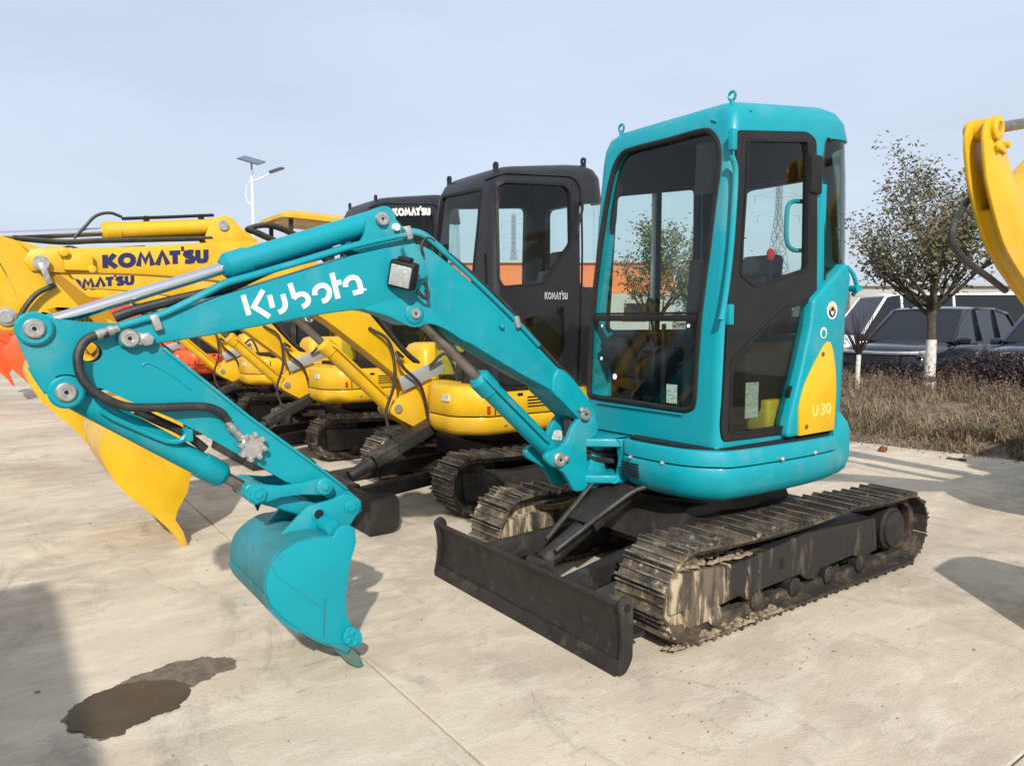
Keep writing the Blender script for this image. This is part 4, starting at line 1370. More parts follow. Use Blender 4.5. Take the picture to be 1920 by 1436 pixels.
# ================================================================== YELLOW EXCAVATORS WITH BLACK CABS
def black_cab_excavator(loc, label):
    """built where the nearest one stands; the others are copies of it"""
    global OFF
    root = empty('excavator', loc, label, 'excavator', EXG)
    OFF = Vector(loc)
    YB = -2.62                                     # plane of its boom
    path = track_path(.43, -1.27, .235, .225, .004, .02)
    for yc in (-1.81, -3.11):
        make_track(root, yc, .30, path, .102, SH300)
        f = MB(); f.prism([(.52, .34), (.0, .30), (-.6, .32), (-1.05, .33), (-1.08, .15), (-.9, .12), (-.5, .15), (-.1, .12), (.35, .10), (.5, .12)], 'y', yc - .09, yc + .09)
        fr = f.build('track_frame', 'black', root, .01)
        MB().lathe((.43, yc - .06, .236), (0, 1, 0), [(0, .08), (0, .17), (.03, .175), (.035, .155), (.085, .155), (.09, .175), (.12, .17), (.12, .08)], 24).build('idler_wheel', 'black', fr)
        MB().lathe((-1.27, yc - .10, .225), (0, 1, 0), [(0, .16), (.1, .16), (.11, .12), (.22, .11)], 24).build('sprocket', 'black', fr)
        for k in range(4):
            MB().lathe((.2 - k * .33, yc - .1, .085), (0, 1, 0), [(0, .03), (.01, .05), (.19, .05), (.2, .03)], 14).build('roller', 'black', fr)
    mb = MB(); mb.box((-.42, -2.46, .36), (.95, .95, .2)); mb.cyl((-.42, -2.46, .44), (-.42, -2.46, .60), .42, n=36); mb.build('undercarriage_frame', 'black', root, .01)
    # blade
    bl = MB(); bl.prism([(1.30, .01), (1.27, .08), (1.26, .16), (1.285, .27), (1.27, .285), (1.23, .27), (1.21, .16), (1.22, .08), (1.25, .01)], 'y', -3.24, -1.69)
    b = bl.build('blade', 'black', root, .004)
    for y in (-3.26, -1.69):
        MB().prism(roundpoly([(1.31, .0), (1.275, .15), (1.29, .28), (1.12, .285), (1.07, .24), (1.07, .04), (1.12, .0)], .03), 'y', y, y + .022).build('end_plate', 'black', b, .004)
    for y in (-2.12, -2.80):
        MB().bar((1.24, y, .18), (.1, y + (.1 if y < -2.4 else -.1), .26), .08, .11).build('blade_arm', 'black', b, .008)
    MB().bar((1.2, -2.8, .22), (1.2, -2.1, .22), .06, .1).build('cross_beam', 'black', b, .006)
    MB().cyl((1.1, -2.46, .26), (.7, -2.46, .44), .05).build('blade_cylinder', 'black', root)
    MB().box((.66, -2.40, .53), (.62, .20, .02), Matrix.Rotation(math.atan2(.18, .4), 3, 'Y')).build('cylinder_guard', 'black', root, .005)
    MB().box((.66, -2.31, .50), (.62, .02, .09), Matrix.Rotation(math.atan2(.18, .4), 3, 'Y')).build('guard_side', 'black', root, .005)
    # yellow body
    pl_ = roundpoly([(.40, -2.40), (.50, -2.28), (.50, -1.92), (.30, -1.725), (-.95, -1.725), (-1.25, -1.95), (-1.32, -2.46), (-1.25, -2.97), (-.95, -3.2), (.2, -3.2), (.38, -2.9)], .09)

    def pz(z, d): return [(x, y, z) for x, y in inset(pl_, d)]
    mb = MB(); mb.loft([pz(.585, .10), pz(.60, .04), pz(.64, .01), pz(.72, 0), pz(.735, .006)]); lowb = mb.build('lower_body', 'yellow', root, smooth=50)
    mb = MB(); mb.loft([pz(.725, .03), pz(.755, .03)]); mb.build('seam', 'rubber', lowb)
    mb = MB(); mb.loft([pz(.745, .006), pz(.752, 0), pz(.93, .005), pz(.965, .03), pz(.975, .07)]); upb = mb.build('upper_body', 'yellow', root, smooth=50)
    for xs in (.22, -.42):
        MB().box((xs, -1.725, .84), (.006, .012, .17)).build('panel_gap', 'rubber', upb)
    for k in range(4):
        MB().box((-.20, -1.727, .80 + k * .025), (.22, .012, .009)).build('vent_slit', 'rubber', upb)
    MB().box((-.02, -1.729, .90), (.05, .014, .022)).build('latch', 'rubber', upb, .003)
    for xs in (.12, -.34, -.8):
        MB().lathe((xs, -1.735, .67), (0, 1, 0), [(0, .012), (.015, .012), (.018, .006)], 8).build('bolt', 'zinc', lowb)
    MB().box((.495, -2.0, .88), (.02, .10, .05)).build('label', 'paper', upb)
    MB().box((.28, -1.722, .80), (.02, .02, .05)).build('label', 'red', upb)
    mb = MB(); mb.loft([[(x, y, z) for x, y in roundpoly([(-.92 + d, -1.80 - d), (-.92 + d, -3.1 + d), (-1.2 + d, -2.95 + d), (-1.28 + d, -2.46), (-1.2 + d, -1.95 - d)], .12)] for z, d in ((.96, 0), (1.45, .0), (1.55, .03), (1.58, .08))])
    mb.build('engine_hood', 'yellow', root, smooth=50)
    mb = MB(); mb.loft([[(x, y, z) for x, y in roundpoly([(.30 - d, -2.72 - d), (.30 - d, -3.12 + d), (-.9, -3.12 + d), (-.9, -2.72 - d)], .08)] for z, d in ((.96, 0), (1.2, .0), (1.26, .03), (1.28, .07))])
    mb.build('tank_cover', 'yellow', root, smooth=50)
    # cab
    secs = [(.95, .27, -.93, -2.66, -1.70), (1.5, .275, -.95, -2.66, -1.69), (2.0, .255, -.94, -2.655, -1.70), (2.35, .235, -.93, -2.64, -1.71), (2.50, .215, -.91, -2.625, -1.725),
            (2.575, .18, -.87, -2.595, -1.755), (2.615, .13, -.81, -2.55, -1.80), (2.635, .05, -.72, -2.48, -1.87), (2.642, -.05, -.6, -2.38, -1.97)]
    kw = dict(secs=secs, rf=.10, rr=.16, slope=.14, z0=2.0, z1=2.5, xref=.25)
    wf = roundpoly(fx([(821, 366), (898, 350), (896, 420), (890, 520), (879, 640), (870, 740), (800, 745), (806, 640), (813, 480)], .25), .05)
    wd = roundpoly(tx([(934, 345), (950, 336), (1062, 343), (1074, 358), (1074, 458), (1021, 534), (942, 541), (933, 525)], -1.70), .03)
    wl = roundpoly(tx([(968, 603), (1056, 573), (1058, 650), (1044, 690), (972, 690)], -1.70), .03)
    wq = roundpoly([(-.60, 1.75), (-.60, 2.42), (-1.2, 2.48), (-1.2, 1.75)], .05)
    wr = roundpoly([(.12, 1.2), (.10, 2.42), (-.72, 2.5), (-.72, 1.2)], .06)
    wb = roundpoly([(-2.52, 1.62), (-1.85, 1.62), (-1.87, 2.48), (-2.50, 2.48)], .06)
    cuts = {'f': (wf, 'x', 0, .6), 'd': (wd, 'y', -1.95, -1.4), 'l': (wl, 'y', -1.95, -1.4), 'q': (wq, 'y', -1.9, -1.4), 'r': (wr, 'y', -2.9, -2.45), 'b': (wb, 'x', -1.3, -.75)}

    def cm(k, d=0.):
        p_, ax, a, b2 = cuts[k]
        return MB().prism(inset(p_, d) if d else p_, ax, a, b2).mesh('c')
    cabm = boolean(cab_solid(0, **kw).mesh('c'), [('DIFFERENCE', cab_solid(.06, pad=.06, **kw).mesh('c'))] + [('DIFFERENCE', cm(k)) for k in cuts])
    cab_ = link('cab', cabm, 'cabblack', root, 40)
    for k, nm in (('f', 'windscreen'), ('d', 'door_pane'), ('l', 'lower_pane'), ('q', 'quarter_window'), ('r', 'side_window'), ('b', 'rear_window')):
        link(nm, shell_piece(.015, .021, [cm(k, .004)], **kw), 'glass_dark' if k == 'l' else 'glass', cab_, 40)
        if k in 'fdl':
            p_, ax, a, b2 = cuts[k]
            link('seal', shell_piece(-.004, .04, [MB().ring(inset(p_, .001), inset(p_, .02), ax, a, b2).mesh('c')], **kw), 'rubber', cab_, 40)
    # raised surround of the door
    do_ = roundpoly(tx([(925, 330), (950, 320), (1078, 328), (1092, 350), (1092, 470), (1085, 720), (940, 722), (915, 690), (920, 420)], -1.70), .05)
    link('door_frame', shell_piece(-.012, .0, [MB().prism(do_, 'y', -1.9, -1.4).mesh('c')], [MB().prism(inset(do_, .012), 'y', -1.9, -1.4).mesh('c')], **kw), 'cabblack', cab_, 40)
    gr = MB(); gr.tube([onp(a, b3, 1, -1.67) for a, b3 in ((1088, 372), (1092, 390), (1085, 420), (1082, 440))], .012); gr.build('handle', 'rubber', cab_)
    for x_, y_ in ((.14, -1.83), (.14, -2.52), (-.75, -1.84)):
        p = Vector((x_, y_, roof_z(cab_, x_, y_) + .04))
        MB().ring([(p.y + .03 * math.cos(rad(t)), p.z + .03 * math.sin(rad(t))) for t in range(0, 360, 30)], [(p.y + .013 * math.cos(rad(t)), p.z + .013 * math.sin(rad(t))) for t in range(0, 360, 30)], 'x', p.x - .008, p.x + .008).build('lifting_eye', 'cabblack', cab_)
        MB().box(p - Vector((0, 0, .045)), (.016, .05, .05)).build('eye_foot', 'cabblack', cab_)
    mb = MB(); mb.box((-.35, -2.18, .99), (1.1, .88, .04)); mb.build('cab_floor', 'interior', root)
    se = MB(); se.box((-.5, -2.18, 1.30), (.46, .48, .14)); se.box((-.5, -2.18, 1.13), (.4, .42, .25)); se = se.build('seat', 'seat', root, .04, 3)
    MB().box((-.72, -2.18, 1.62), (.12, .46, .60), Matrix.Rotation(-.14, 3, 'Y')).build('backrest', 'seat', se, .04, 3)
    MB().box((-.79, -2.18, 2.0), (.08, .26, .16), Matrix.Rotation(-.14, 3, 'Y')).build('headrest', 'seat', se, .03, 3)
    for s in (-1, 1):
        c = MB().box((-.38, -2.18 + s * .34, 1.28), (.5, .12, .34)).build('console', 'interior', root, .03)
        lv = MB(); lv.tube([(-.2, -2.18 + s * .34, 1.44), (-.16, -2.18 + s * .33, 1.62)], .012, sm=0); lv.lathe((-.16, -2.18 + s * .33, 1.60), (.1, 0, 1), [(0, .02), (.08, .026), (.1, .01)], 12); lv.build('lever', 'interior', c)
    mi = MB(); mi.box((.34, -2.62, 2.02), (.03, .14, .24)); mi.tube([(.27, -2.62, 1.75), (.34, -2.62, 1.85), (.34, -2.62, 2.0)], .01); mi.build('mirror', 'rubber', cab_, .01)
    # lettering on the door
    st, L = wide_word()
    mb = MB(); a_, b_ = onp(1023, 561, 1, -1.675), onp(1066, 559, 1, -1.675)
    h_ = .055
    glyphs(mb, st, .10, lambda u, v, h: Vector((a_.x + (b_.x - a_.x) * u / L, -1.689 + h + .002, a_.z + v * h_)), .002)
    mb.build('lettering', 'greyprint', cab_, smooth=0)
    # swing bracket and boom
    br = sp2([(.42, 1.10), (.56, 1.12), (.62, 1.02), (.58, .90), (.66, .83), (.72, .74), (.66, .68), (.52, .60), (.40, .52), (.30, .56), (.34, .75), (.33, .95)], 4)
    mb = MB(); mb.prism(br, 'y', YB + .09, YB + .13); mb.prism(br, 'y', YB - .13, YB - .09)
    sw = mb.build('swing_bracket', 'yellow', root, .006)
    MB().prism(inset(br, .05), 'y', YB - .1, YB + .1).build('bracket_web', 'yellow', sw)
    MB().cyl((.66, YB - .14, .76), (.66, YB + .145, .76), .035).build('pin', 'zinc', sw)
    MB().cyl((.51, YB - .14, 1.03), (.51, YB + .145, 1.03), .035).build('pin', 'zinc', sw)
    MB().box((.45, YB + .16, 1.03), (.42, .02, .12), Matrix.Rotation(.35, 3, 'Y')).build('valve_plate', 'steelgrey', sw, .004)
    bo_ = sp2([(.62, 1.0), (.95, 1.26), (1.28, 1.50), (1.6, 1.67), (2.0, 1.75), (2.5, 1.78), (2.95, 1.775), (3.12, 1.78)], 3, False) + [(3.16, 1.84), (3.12, 1.91), (3.0, 1.94)] + \
        sp2([(2.9, 1.93), (2.5, 1.965), (2.2, 2.00), (1.8, 2.04), (1.5, 2.0), (1.2, 1.85), (.9, 1.55), (.6, 1.22), (.46, 1.10)], 3, False) + [(.44, 1.02), (.50, .96)]
    mb = MB(); mb.prism(bo_, 'y', YB - .10, YB + .10); bm2 = mb.build('boom', 'yellow', root, .007)
    for y in (YB - .09, YB + .065):
        MB().prism(sp2([(2.08, 2.0), (2.06, 2.14), (2.0, 2.20), (1.92, 2.20), (1.84, 2.12), (1.74, 2.03)], 3), 'y', y, y + .025).build('cylinder_lug', 'yellow', bm2, .004)
    MB().cyl((1.975, YB - .11, 2.14), (1.975, YB + .105, 2.14), .035).build('pin', 'zinc', bm2)
    MB().cyl((3.07, YB - .13, 1.83), (3.07, YB + .14, 1.83), .045).build('pin', 'zinc', bm2)
    MB().bar((3.07, YB + .135, 1.83), (3.03, YB + .135, 1.70), .014, .035).build('keeper_plate', 'zinc', bm2, .004)
    mb = MB(); mb.box((2.87, YB + .125, 1.84), (.16, .05, .10)); mb.lathe((2.95, YB + .12, 1.90), (0, 1, 0), [(0, .03), (.06, .03)], 10); mb.lathe((2.80, YB + .12, 1.80), (0, 1, 0), [(0, .025), (.06, .025)], 10)
    mb.build('pipe_block', 'yellow', bm2, .006)
    mb = MB(); a_, b_ = onp(194, 503, 1, YB + .1), onp(391, 491, 1, YB + .1)
    glyphs(mb, st, .175, lambda u, v, h: Vector((a_.x + (b_.x - a_.x) * u / L, YB + .1008 + h, a_.z + (b_.z - a_.z) * u / L + v * .085)), .0015)
    mb.build('lettering', 'navy', bm2, smooth=0)
    mb = MB()
    for k in range(3):
        mb.tube([(1.6, YB + .07 - k * .03, 2.06), (1.72, YB + .06 - k * .03, 2.11), (1.78, YB + .05 - k * .03, 2.14), (1.6, YB + .05 - k * .03, 2.17), (1.35, YB + .05 - k * .03, 2.06), (1.0, YB + .05 - k * .03, 1.75), (.6, YB + .05 - k * .03, 1.28), (.42, YB + .05 - k * .03, 1.12)], .018, 8)
        mb.tube([(2.05, YB + .08 - k * .04, 2.05), (2.4, YB + .08 - k * .04, 2.02), (2.75, YB + .08 - k * .04, 1.99), (2.95, YB + .08 - k * .04, 1.97), (3.2, YB + .08 - k * .04, 1.98)], .014, 8)
    mb.build('boom_hose', 'hose', bm2)
    mb = MB()
    mb.tube([(.62, YB + .15, 1.18), (.70, YB + .2, 1.22), (.66, YB + .24, 1.10), (.5, YB + .22, .95), (.42, YB + .2, .7), (.38, YB + .2, .55)], .014, 8)
    mb.tube([(.9, YB + .12, 1.42), (.75, YB + .18, 1.30), (.72, YB + .2, 1.0), (.78, YB + .16, .72), (.70, YB + .2, .5), (.45, YB + .2, .45)], .013, 8)
    mb.tube([(.4, YB + .2, 1.1), (.28, YB + .28, 1.2), (.18, YB + .3, .9), (.2, YB + .25, .6)], .014, 8)
    mb.build('slack_hose', 'hose', root)
    # cylinders
    bcy = ram(root, (.66, YB, .76), (1.62, YB, 1.66), .60, .06, .03, 'yellow', 'rod_dull', 'boom_cylinder', port=(-.3, .85, .2))
    acy = ram(root, (1.975, YB, 2.14), (3.44, YB, 1.97), .50, .058, .030, 'yellow', 'chrome', 'arm_cylinder')
    mb = MB(); mb.tube([(2.02, YB + .02, 2.215), (2.3, YB + .02, 2.18), (2.60, YB + .02, 2.145)], .011, 8, 0); mb.box((2.1, YB, 2.19), (.03, .05, .05)); mb.box((2.45, YB, 2.15), (.03, .05, .05)); mb.build('oil_pipe', 'rubber', acy)
    mb = MB(); mb.tube([(2.6, YB + .03, 2.155), (2.67, YB + .03, 2.175), (2.75, YB + .03, 2.15), (2.82, YB + .03, 2.07), (2.88, YB + .03, 2.0)], .010, 8); mb.build('arm_hose', 'hose', acy)
    ao_ = sp2([(3.56, 1.92), (3.52, 2.02), (3.42, 2.04), (3.25, 1.98), (3.08, 1.93), (2.95, 1.82), (2.75, 1.52), (2.42, 1.04), (2.36, .92), (2.27, .90), (2.24, .98), (2.52, 1.36), (2.80, 1.52), (3.0, 1.56), (3.12, 1.50), (3.24, 1.42), (3.34, 1.46), (3.46, 1.66)], 3)
    hol = MB().prism(sp2([(3.30, 1.86), (3.24, 1.74), (3.20, 1.62), (3.25, 1.58), (3.32, 1.68), (3.36, 1.82)], 3), 'y', YB - .3, YB + .3).mesh('c')
    am = boolean(MB().prism(ao_, 'y', YB + .055, YB + .08).mesh('c'), [('DIFFERENCE', hol)])
    ar = link('arm', am, 'yellow', root, 40)
    link('far_plate', boolean(MB().prism(ao_, 'y', YB - .08, YB - .055).mesh('c'), [('DIFFERENCE', hol)]), 'yellow', ar, 40)
    MB().prism([(3.0, 1.8), (2.9, 1.72), (2.42, 1.04), (2.36, .94), (2.28, .95), (2.55, 1.36), (2.8, 1.51), (3.0, 1.55)], 'y', YB - .06, YB + .06).build('arm_box', 'yellow', ar)
    for q in ((3.46, 1.97), (3.26, 1.50)):
        MB().lathe((q[0], YB + .075, q[1]), (0, 1, 0), [(0, .055), (.02, .055), (.022, .035), (.034, .035)], 20).build('pin', 'zinc', ar)
    mb = MB(); mb.tube([(3.0, YB + .11, 1.70), (3.12, YB + .13, 1.62), (3.2, YB + .12, 1.45), (3.05, YB + .12, 1.38), (2.8, YB + .1, 1.35)], .016, 8); mb.build('arm_hose', 'hose', ar)
    ram(root, (3.26, YB, 1.50), (2.52, YB, .98), .75, .05, .025, 'yellow', 'rod_dull', 'bucket_cylinder')
    # wide bucket
    w0, w1 = -3.06, -2.2
    bk = tx([(348, 1026), (313, 985), (258, 939), (223, 908), (198, 868), (190, 845), (196, 815), (212, 792)], w1) + [(2.70, .94), (2.55, .98), (2.38, .94)]
    sp3 = bk + tx([(362, 870), (352, 922), (333, 957), (329, 974), (343, 995), (353, 1024)], w1)
    mb = MB(); mb.strip(sp2(bk, 3, False), .016, 'y', w0, w1); bu = mb.build('bucket', 'yellow', root, 0, smooth=50, label='wide yellow bucket with a smooth lip')
    for y in (w0 - .005, w1 - .015):
        MB().prism(sp3, 'y', y, y + .02).build('side_plate', 'yellow', bu, .004)
    MB().prism([(2.44, .12), (2.372, -.0), (2.36, .012), (2.42, .13)], 'y', w0 - .01, w1 + .01).build('cutting_edge', 'yellow', bu, .002)
    for y in (YB - .12, YB + .09):
        MB().prism(roundpoly([(2.72, .92), (2.5, 1.06), (2.30, 1.0), (2.24, .90), (2.32, .82), (2.5, .90)], .03), 'y', y, y + .03).build('ear', 'yellow', bu, .004)
    OFF = Vector((0, 0, 0))
    return root


EX = {}
EX['B'] = black_cab_excavator((-.42, -2.46, 0), 'yellow excavator with black cab parked directly beside the teal one')
index_children()
EX['C'] = copy_tree(EX['B'])
EX['C'].location = (-.42, -5.17, 0)
for ch in EX['C'].children:
    if ch.name.startswith('cab') and not ch.name.startswith('cab_floor'): ch.scale = (1, 1, 1.055); ch.location.x -= .28
    if ch.name.startswith('bucket') and 'cylinder' not in ch.name: ch.location.z += .31; ch.location.x += .25
    if ch.name.split('.')[0] == 'boom':
        for g in ch.children:
            if g.name.startswith('lettering'): g.location = (.06, 0, -.05)
tag(EX['C'], 'yellow excavator with KOMATSU lettering on its black cab roof, second from the teal one'.replace('KOMATSU ', 'white '))
st, L_ = wide_word()
OFF = Vector((-.42, -2.46, 0))
mb = MB(); glyphs(mb, st, .15, lambda u, v, h: Vector((-.28 - .46 * u / L_, -1.703 + h - .012 * v, 2.60 + .045 * u / L_ + v * .078)), .012)
rl = mb.build('roof_lettering', 'white', EX['C'], smooth=0)
OFF = Vector((0, 0, 0))
EX['D'] = copy_tree(EX['B'])
EX['D'].location = (-.1, -10.6, 0)
tag(EX['D'], 'orange excavator at the far end of the row, mostly hidden at the left edge')


def repaint(o, a, b):
    for s in o.material_slots:
        if s.material and s.material.name == a:
            s.link = 'OBJECT'; s.material = M[b]
    for c in o.children: repaint(c, a, b)


repaint(EX['D'], 'yellow_paint', 'orange')
for ch in EX['D'].children:
    if ch.name.startswith('bucket') and 'cylinder' not in ch.name: ch.location.z += .30
for o in list(EX['D'].children_recursive):
    if o.name.startswith('lettering'): o.hide_render = False
    if 'label' in o.keys(): o['label'] = 'orange bucket'

index_children()
EX['F'] = copy_tree(EX['D'])
EX['F'].location = (.2, -13.4, 0)
tag(EX['F'], 'orange excavator furthest down the row at the left edge of the picture')
# canopy machine further back, its yellow roof showing over the booms
cn = empty('excavator', (-.42, -7.9, 0), 'yellow excavator with a yellow canopy roof instead of a cab, third from the teal one', 'excavator', EXG)
for ch in KIDS[EX['B'].name]:
    if ch.name.split('.')[0] not in ('cab', 'bucket'): copy_tree(ch, cn)
OFF = Vector((-.42, -7.9, 0))
mb = MB(); mb.loft([[(x, y, z + (.03 * (x + .3))) for x, y in roundpoly([(.05 - d, -7.0 - d), (.05 - d, -8.1 + d), (-1.1 + d, -8.1 + d), (-1.1 + d, -7.0 - d)], .12)] for z, d in ((2.84, .05), (2.85, 0), (2.90, .0), (2.97, .14), (2.99, .3))])
mb.build('canopy_roof', 'yellow', cn, smooth=50)
for x, y in ((-1.0, -7.13), (-1.0, -7.98), (-.1, -7.13), (-.1, -7.98)):
    MB().bar((x, y, .95), (x, y, 2.88), .05, .05, up=(1, 0, 0)).build('post', 'black', cn)
OFF = Vector((0, 0, 0))

# ================================================================== YELLOW ARM REACHING IN FROM THE RIGHT
er = empty('excavator', (-4.85, 1.26, 0), 'yellow excavator at the right edge, only its curved arm end and rod in the picture', 'excavator', EXG)
OFF = Vector((-4.85, 1.26, 0))
n1, n0 = 1.17, 1.085
edge = tx([(1853, 221), (1845, 228), (1839, 248), (1838, 275), (1841, 310), (1845, 345), (1856, 392), (1873, 451), (1891, 488), (1920, 533), (1950, 575), (1985, 620)], n1 - .02)
rest = [(edge[-1][0] - .12, edge[-1][1] - .3), (-3.0, .80), (-3.12, .78), (-3.16, .88), (-2.5, 1.36), (-1.75, 1.85), (-1.55, 2.10), (-1.40, 2.16), (-1.25, 2.24), (-1.12, 2.38), (-1.03, 2.50), (-.98, 2.54), (edge[0][0] - .03, edge[0][1] + .012)]
eo = sp2(edge, 2, False) + sp2(rest, 3, False)
ea = MB().prism(eo, 'y', n1 - .02, n1).build('arm', 'yellow', er, .005, label='curved yellow twin plate arm end with top pin')
MB().prism(eo, 'y', n0 - .02, n0).build('far_plate', 'yellow', ea, .005)
pin = onp(1866, 240, 1, n1)
MB().cyl((pin.x, n0 - .05, pin.z), (pin.x, n1 + .02, pin.z), .058, n=24, bev=.006).build('pin_tube', 'yellow', ea)
MB().lathe((pin.x, n1 - .01, pin.z), (0, 1, 0), [(0, .062), (.03, .062), (.036, .05), (.036, .03), (.03, .028)], 26).build('pin_boss', 'yellow', ea)
pb = onp(1873, 277, 1, n1)
mb = MB(); mb.box((pb.x, n1 + .008, pb.z), (.12, .02, .035), Matrix.Rotation(-.2, 3, 'Y')); mb.lathe((pb.x - .06, n1, pb.z + .02), (0, 1, 0), [(0, .02), (.03, .02)], 6); mb.lathe((pb.x + .04, n1, pb.z - .01), (0, 1, 0), [(0, .016), (.028, .016)], 6); mb.build('pin_lock', 'yellow', ea, .003)
MB().strip([(x - .05, z) for x, z in edge[6:12]], .02, 'y', n0 - .01, n1 - .02).build('web_plate', 'yellow', ea)
bx_ = onp(1893, 470, 1, 1.1); MB().box((bx_.x - .05, 1.10, bx_.z - .02), (.06, .13, .03)).build('cross_plate', 'yellow', ea)
mb = MB(); mb.tube([onp(a, b, 1, 1.02) for a, b in ((1815, 375), (1800, 400), (1787, 425), (1785, 450), (1797, 475), (1825, 500), (1856, 522), (1885, 545))], .019, 10); mb.build('arm_hose', 'hose', ea)
ram(er, (-2.35, 1.10, 2.78), (pin.x, 1.10, pin.z), .42, .06, .03, 'yellow', 'rod_dull', 'arm_cylinder')
boE = sp2([(-3.35, 1.05), (-2.9, 1.75), (-2.5, 2.25), (-2.1, 2.40), (-1.7, 2.22), (-1.35, 2.06)], 3, False) + [(-1.28, 2.14), (-1.36, 2.24)] + sp2([(-1.7, 2.44), (-2.1, 2.66), (-2.3, 2.86), (-2.42, 2.86), (-2.55, 2.62), (-2.9, 2.25), (-3.3, 1.5), (-3.55, 1.1)], 3, False)
MB().prism(boE, 'y', 1.045, 1.155).build('boom', 'yellow', er, .006)
ram(er, (-3.2, 1.10, .78), (-2.3, 1.10, 2.32), .6, .06, .03, 'yellow', 'rod_dull', 'boom_cylinder')
mb = MB(); bkE = [(-1.35, .02), (-1.10, .18), (-.95, .42), (-1.0, .66), (-1.2, .80), (-1.55, .84), (-1.9, .80)]
bkE = [(x - 1.4, z) for x, z in [(-1.75, .05), (-1.5, .15), (-1.33, .38), (-1.36, .62), (-1.55, .78), (-1.85, .84), (-2.3, .82)]]
mb.strip(sp2(bkE, 4, False), .016, 'y', .85, 1.4); bE = mb.build('bucket', 'yellow', er, 0, smooth=50)
for y in (.85, 1.39): MB().prism(sp2(bkE, 4, False) + [(-3.5, .5), (-3.35, .2)], 'y', y - .01, y + .01).build('side_plate', 'yellow', bE)
OFF = Vector((0, 0, 0))
for nm in ('track', 'track_frame', 'undercarriage_frame', 'lower_body', 'upper_body', 'cab_floor', 'swing_bracket'):
    for ch in KIDS[EX['B'].name]:
        if ch.name.split('.')[0] == nm: copy_tree(ch, er)

# unseen bucket added beyond the right edge, standing in for whatever casts the shadow there
sbk = empty('stand_in_bucket', (-.95, 1.95, 0), 'stand-in yellow bucket added just outside the right edge to cast a shadow', 'bucket')
OFF = Vector((-.95, 1.95, 0))
pf_ = sp2([(x - .42, z) for x, z in [(-.15, .02), (-.5, .03), (-.78, .14), (-.88, .34), (-.82, .52), (-.6, .6), (-.3, .58)]], 4, False)
MB().strip(pf_, .016, 'y', 1.62, 2.28).build('shell', 'yellow', sbk, smooth=50)
for y in (1.615, 2.27): MB().prism(pf_, 'y', y, y + .016).build('side_plate', 'yellow', sbk)
for y in (1.85, 2.03): MB().prism(roundpoly([(-1.17, .56), (-.77, .56), (-.82, .72), (-1.02, .74)], .04), 'y', y, y + .025).build('ear', 'yellow', sbk)
OFF = Vector((0, 0, 0))

# ================================================================== CARS
def rot_z(a): return Matrix.Rotation(a, 3, 'Z')


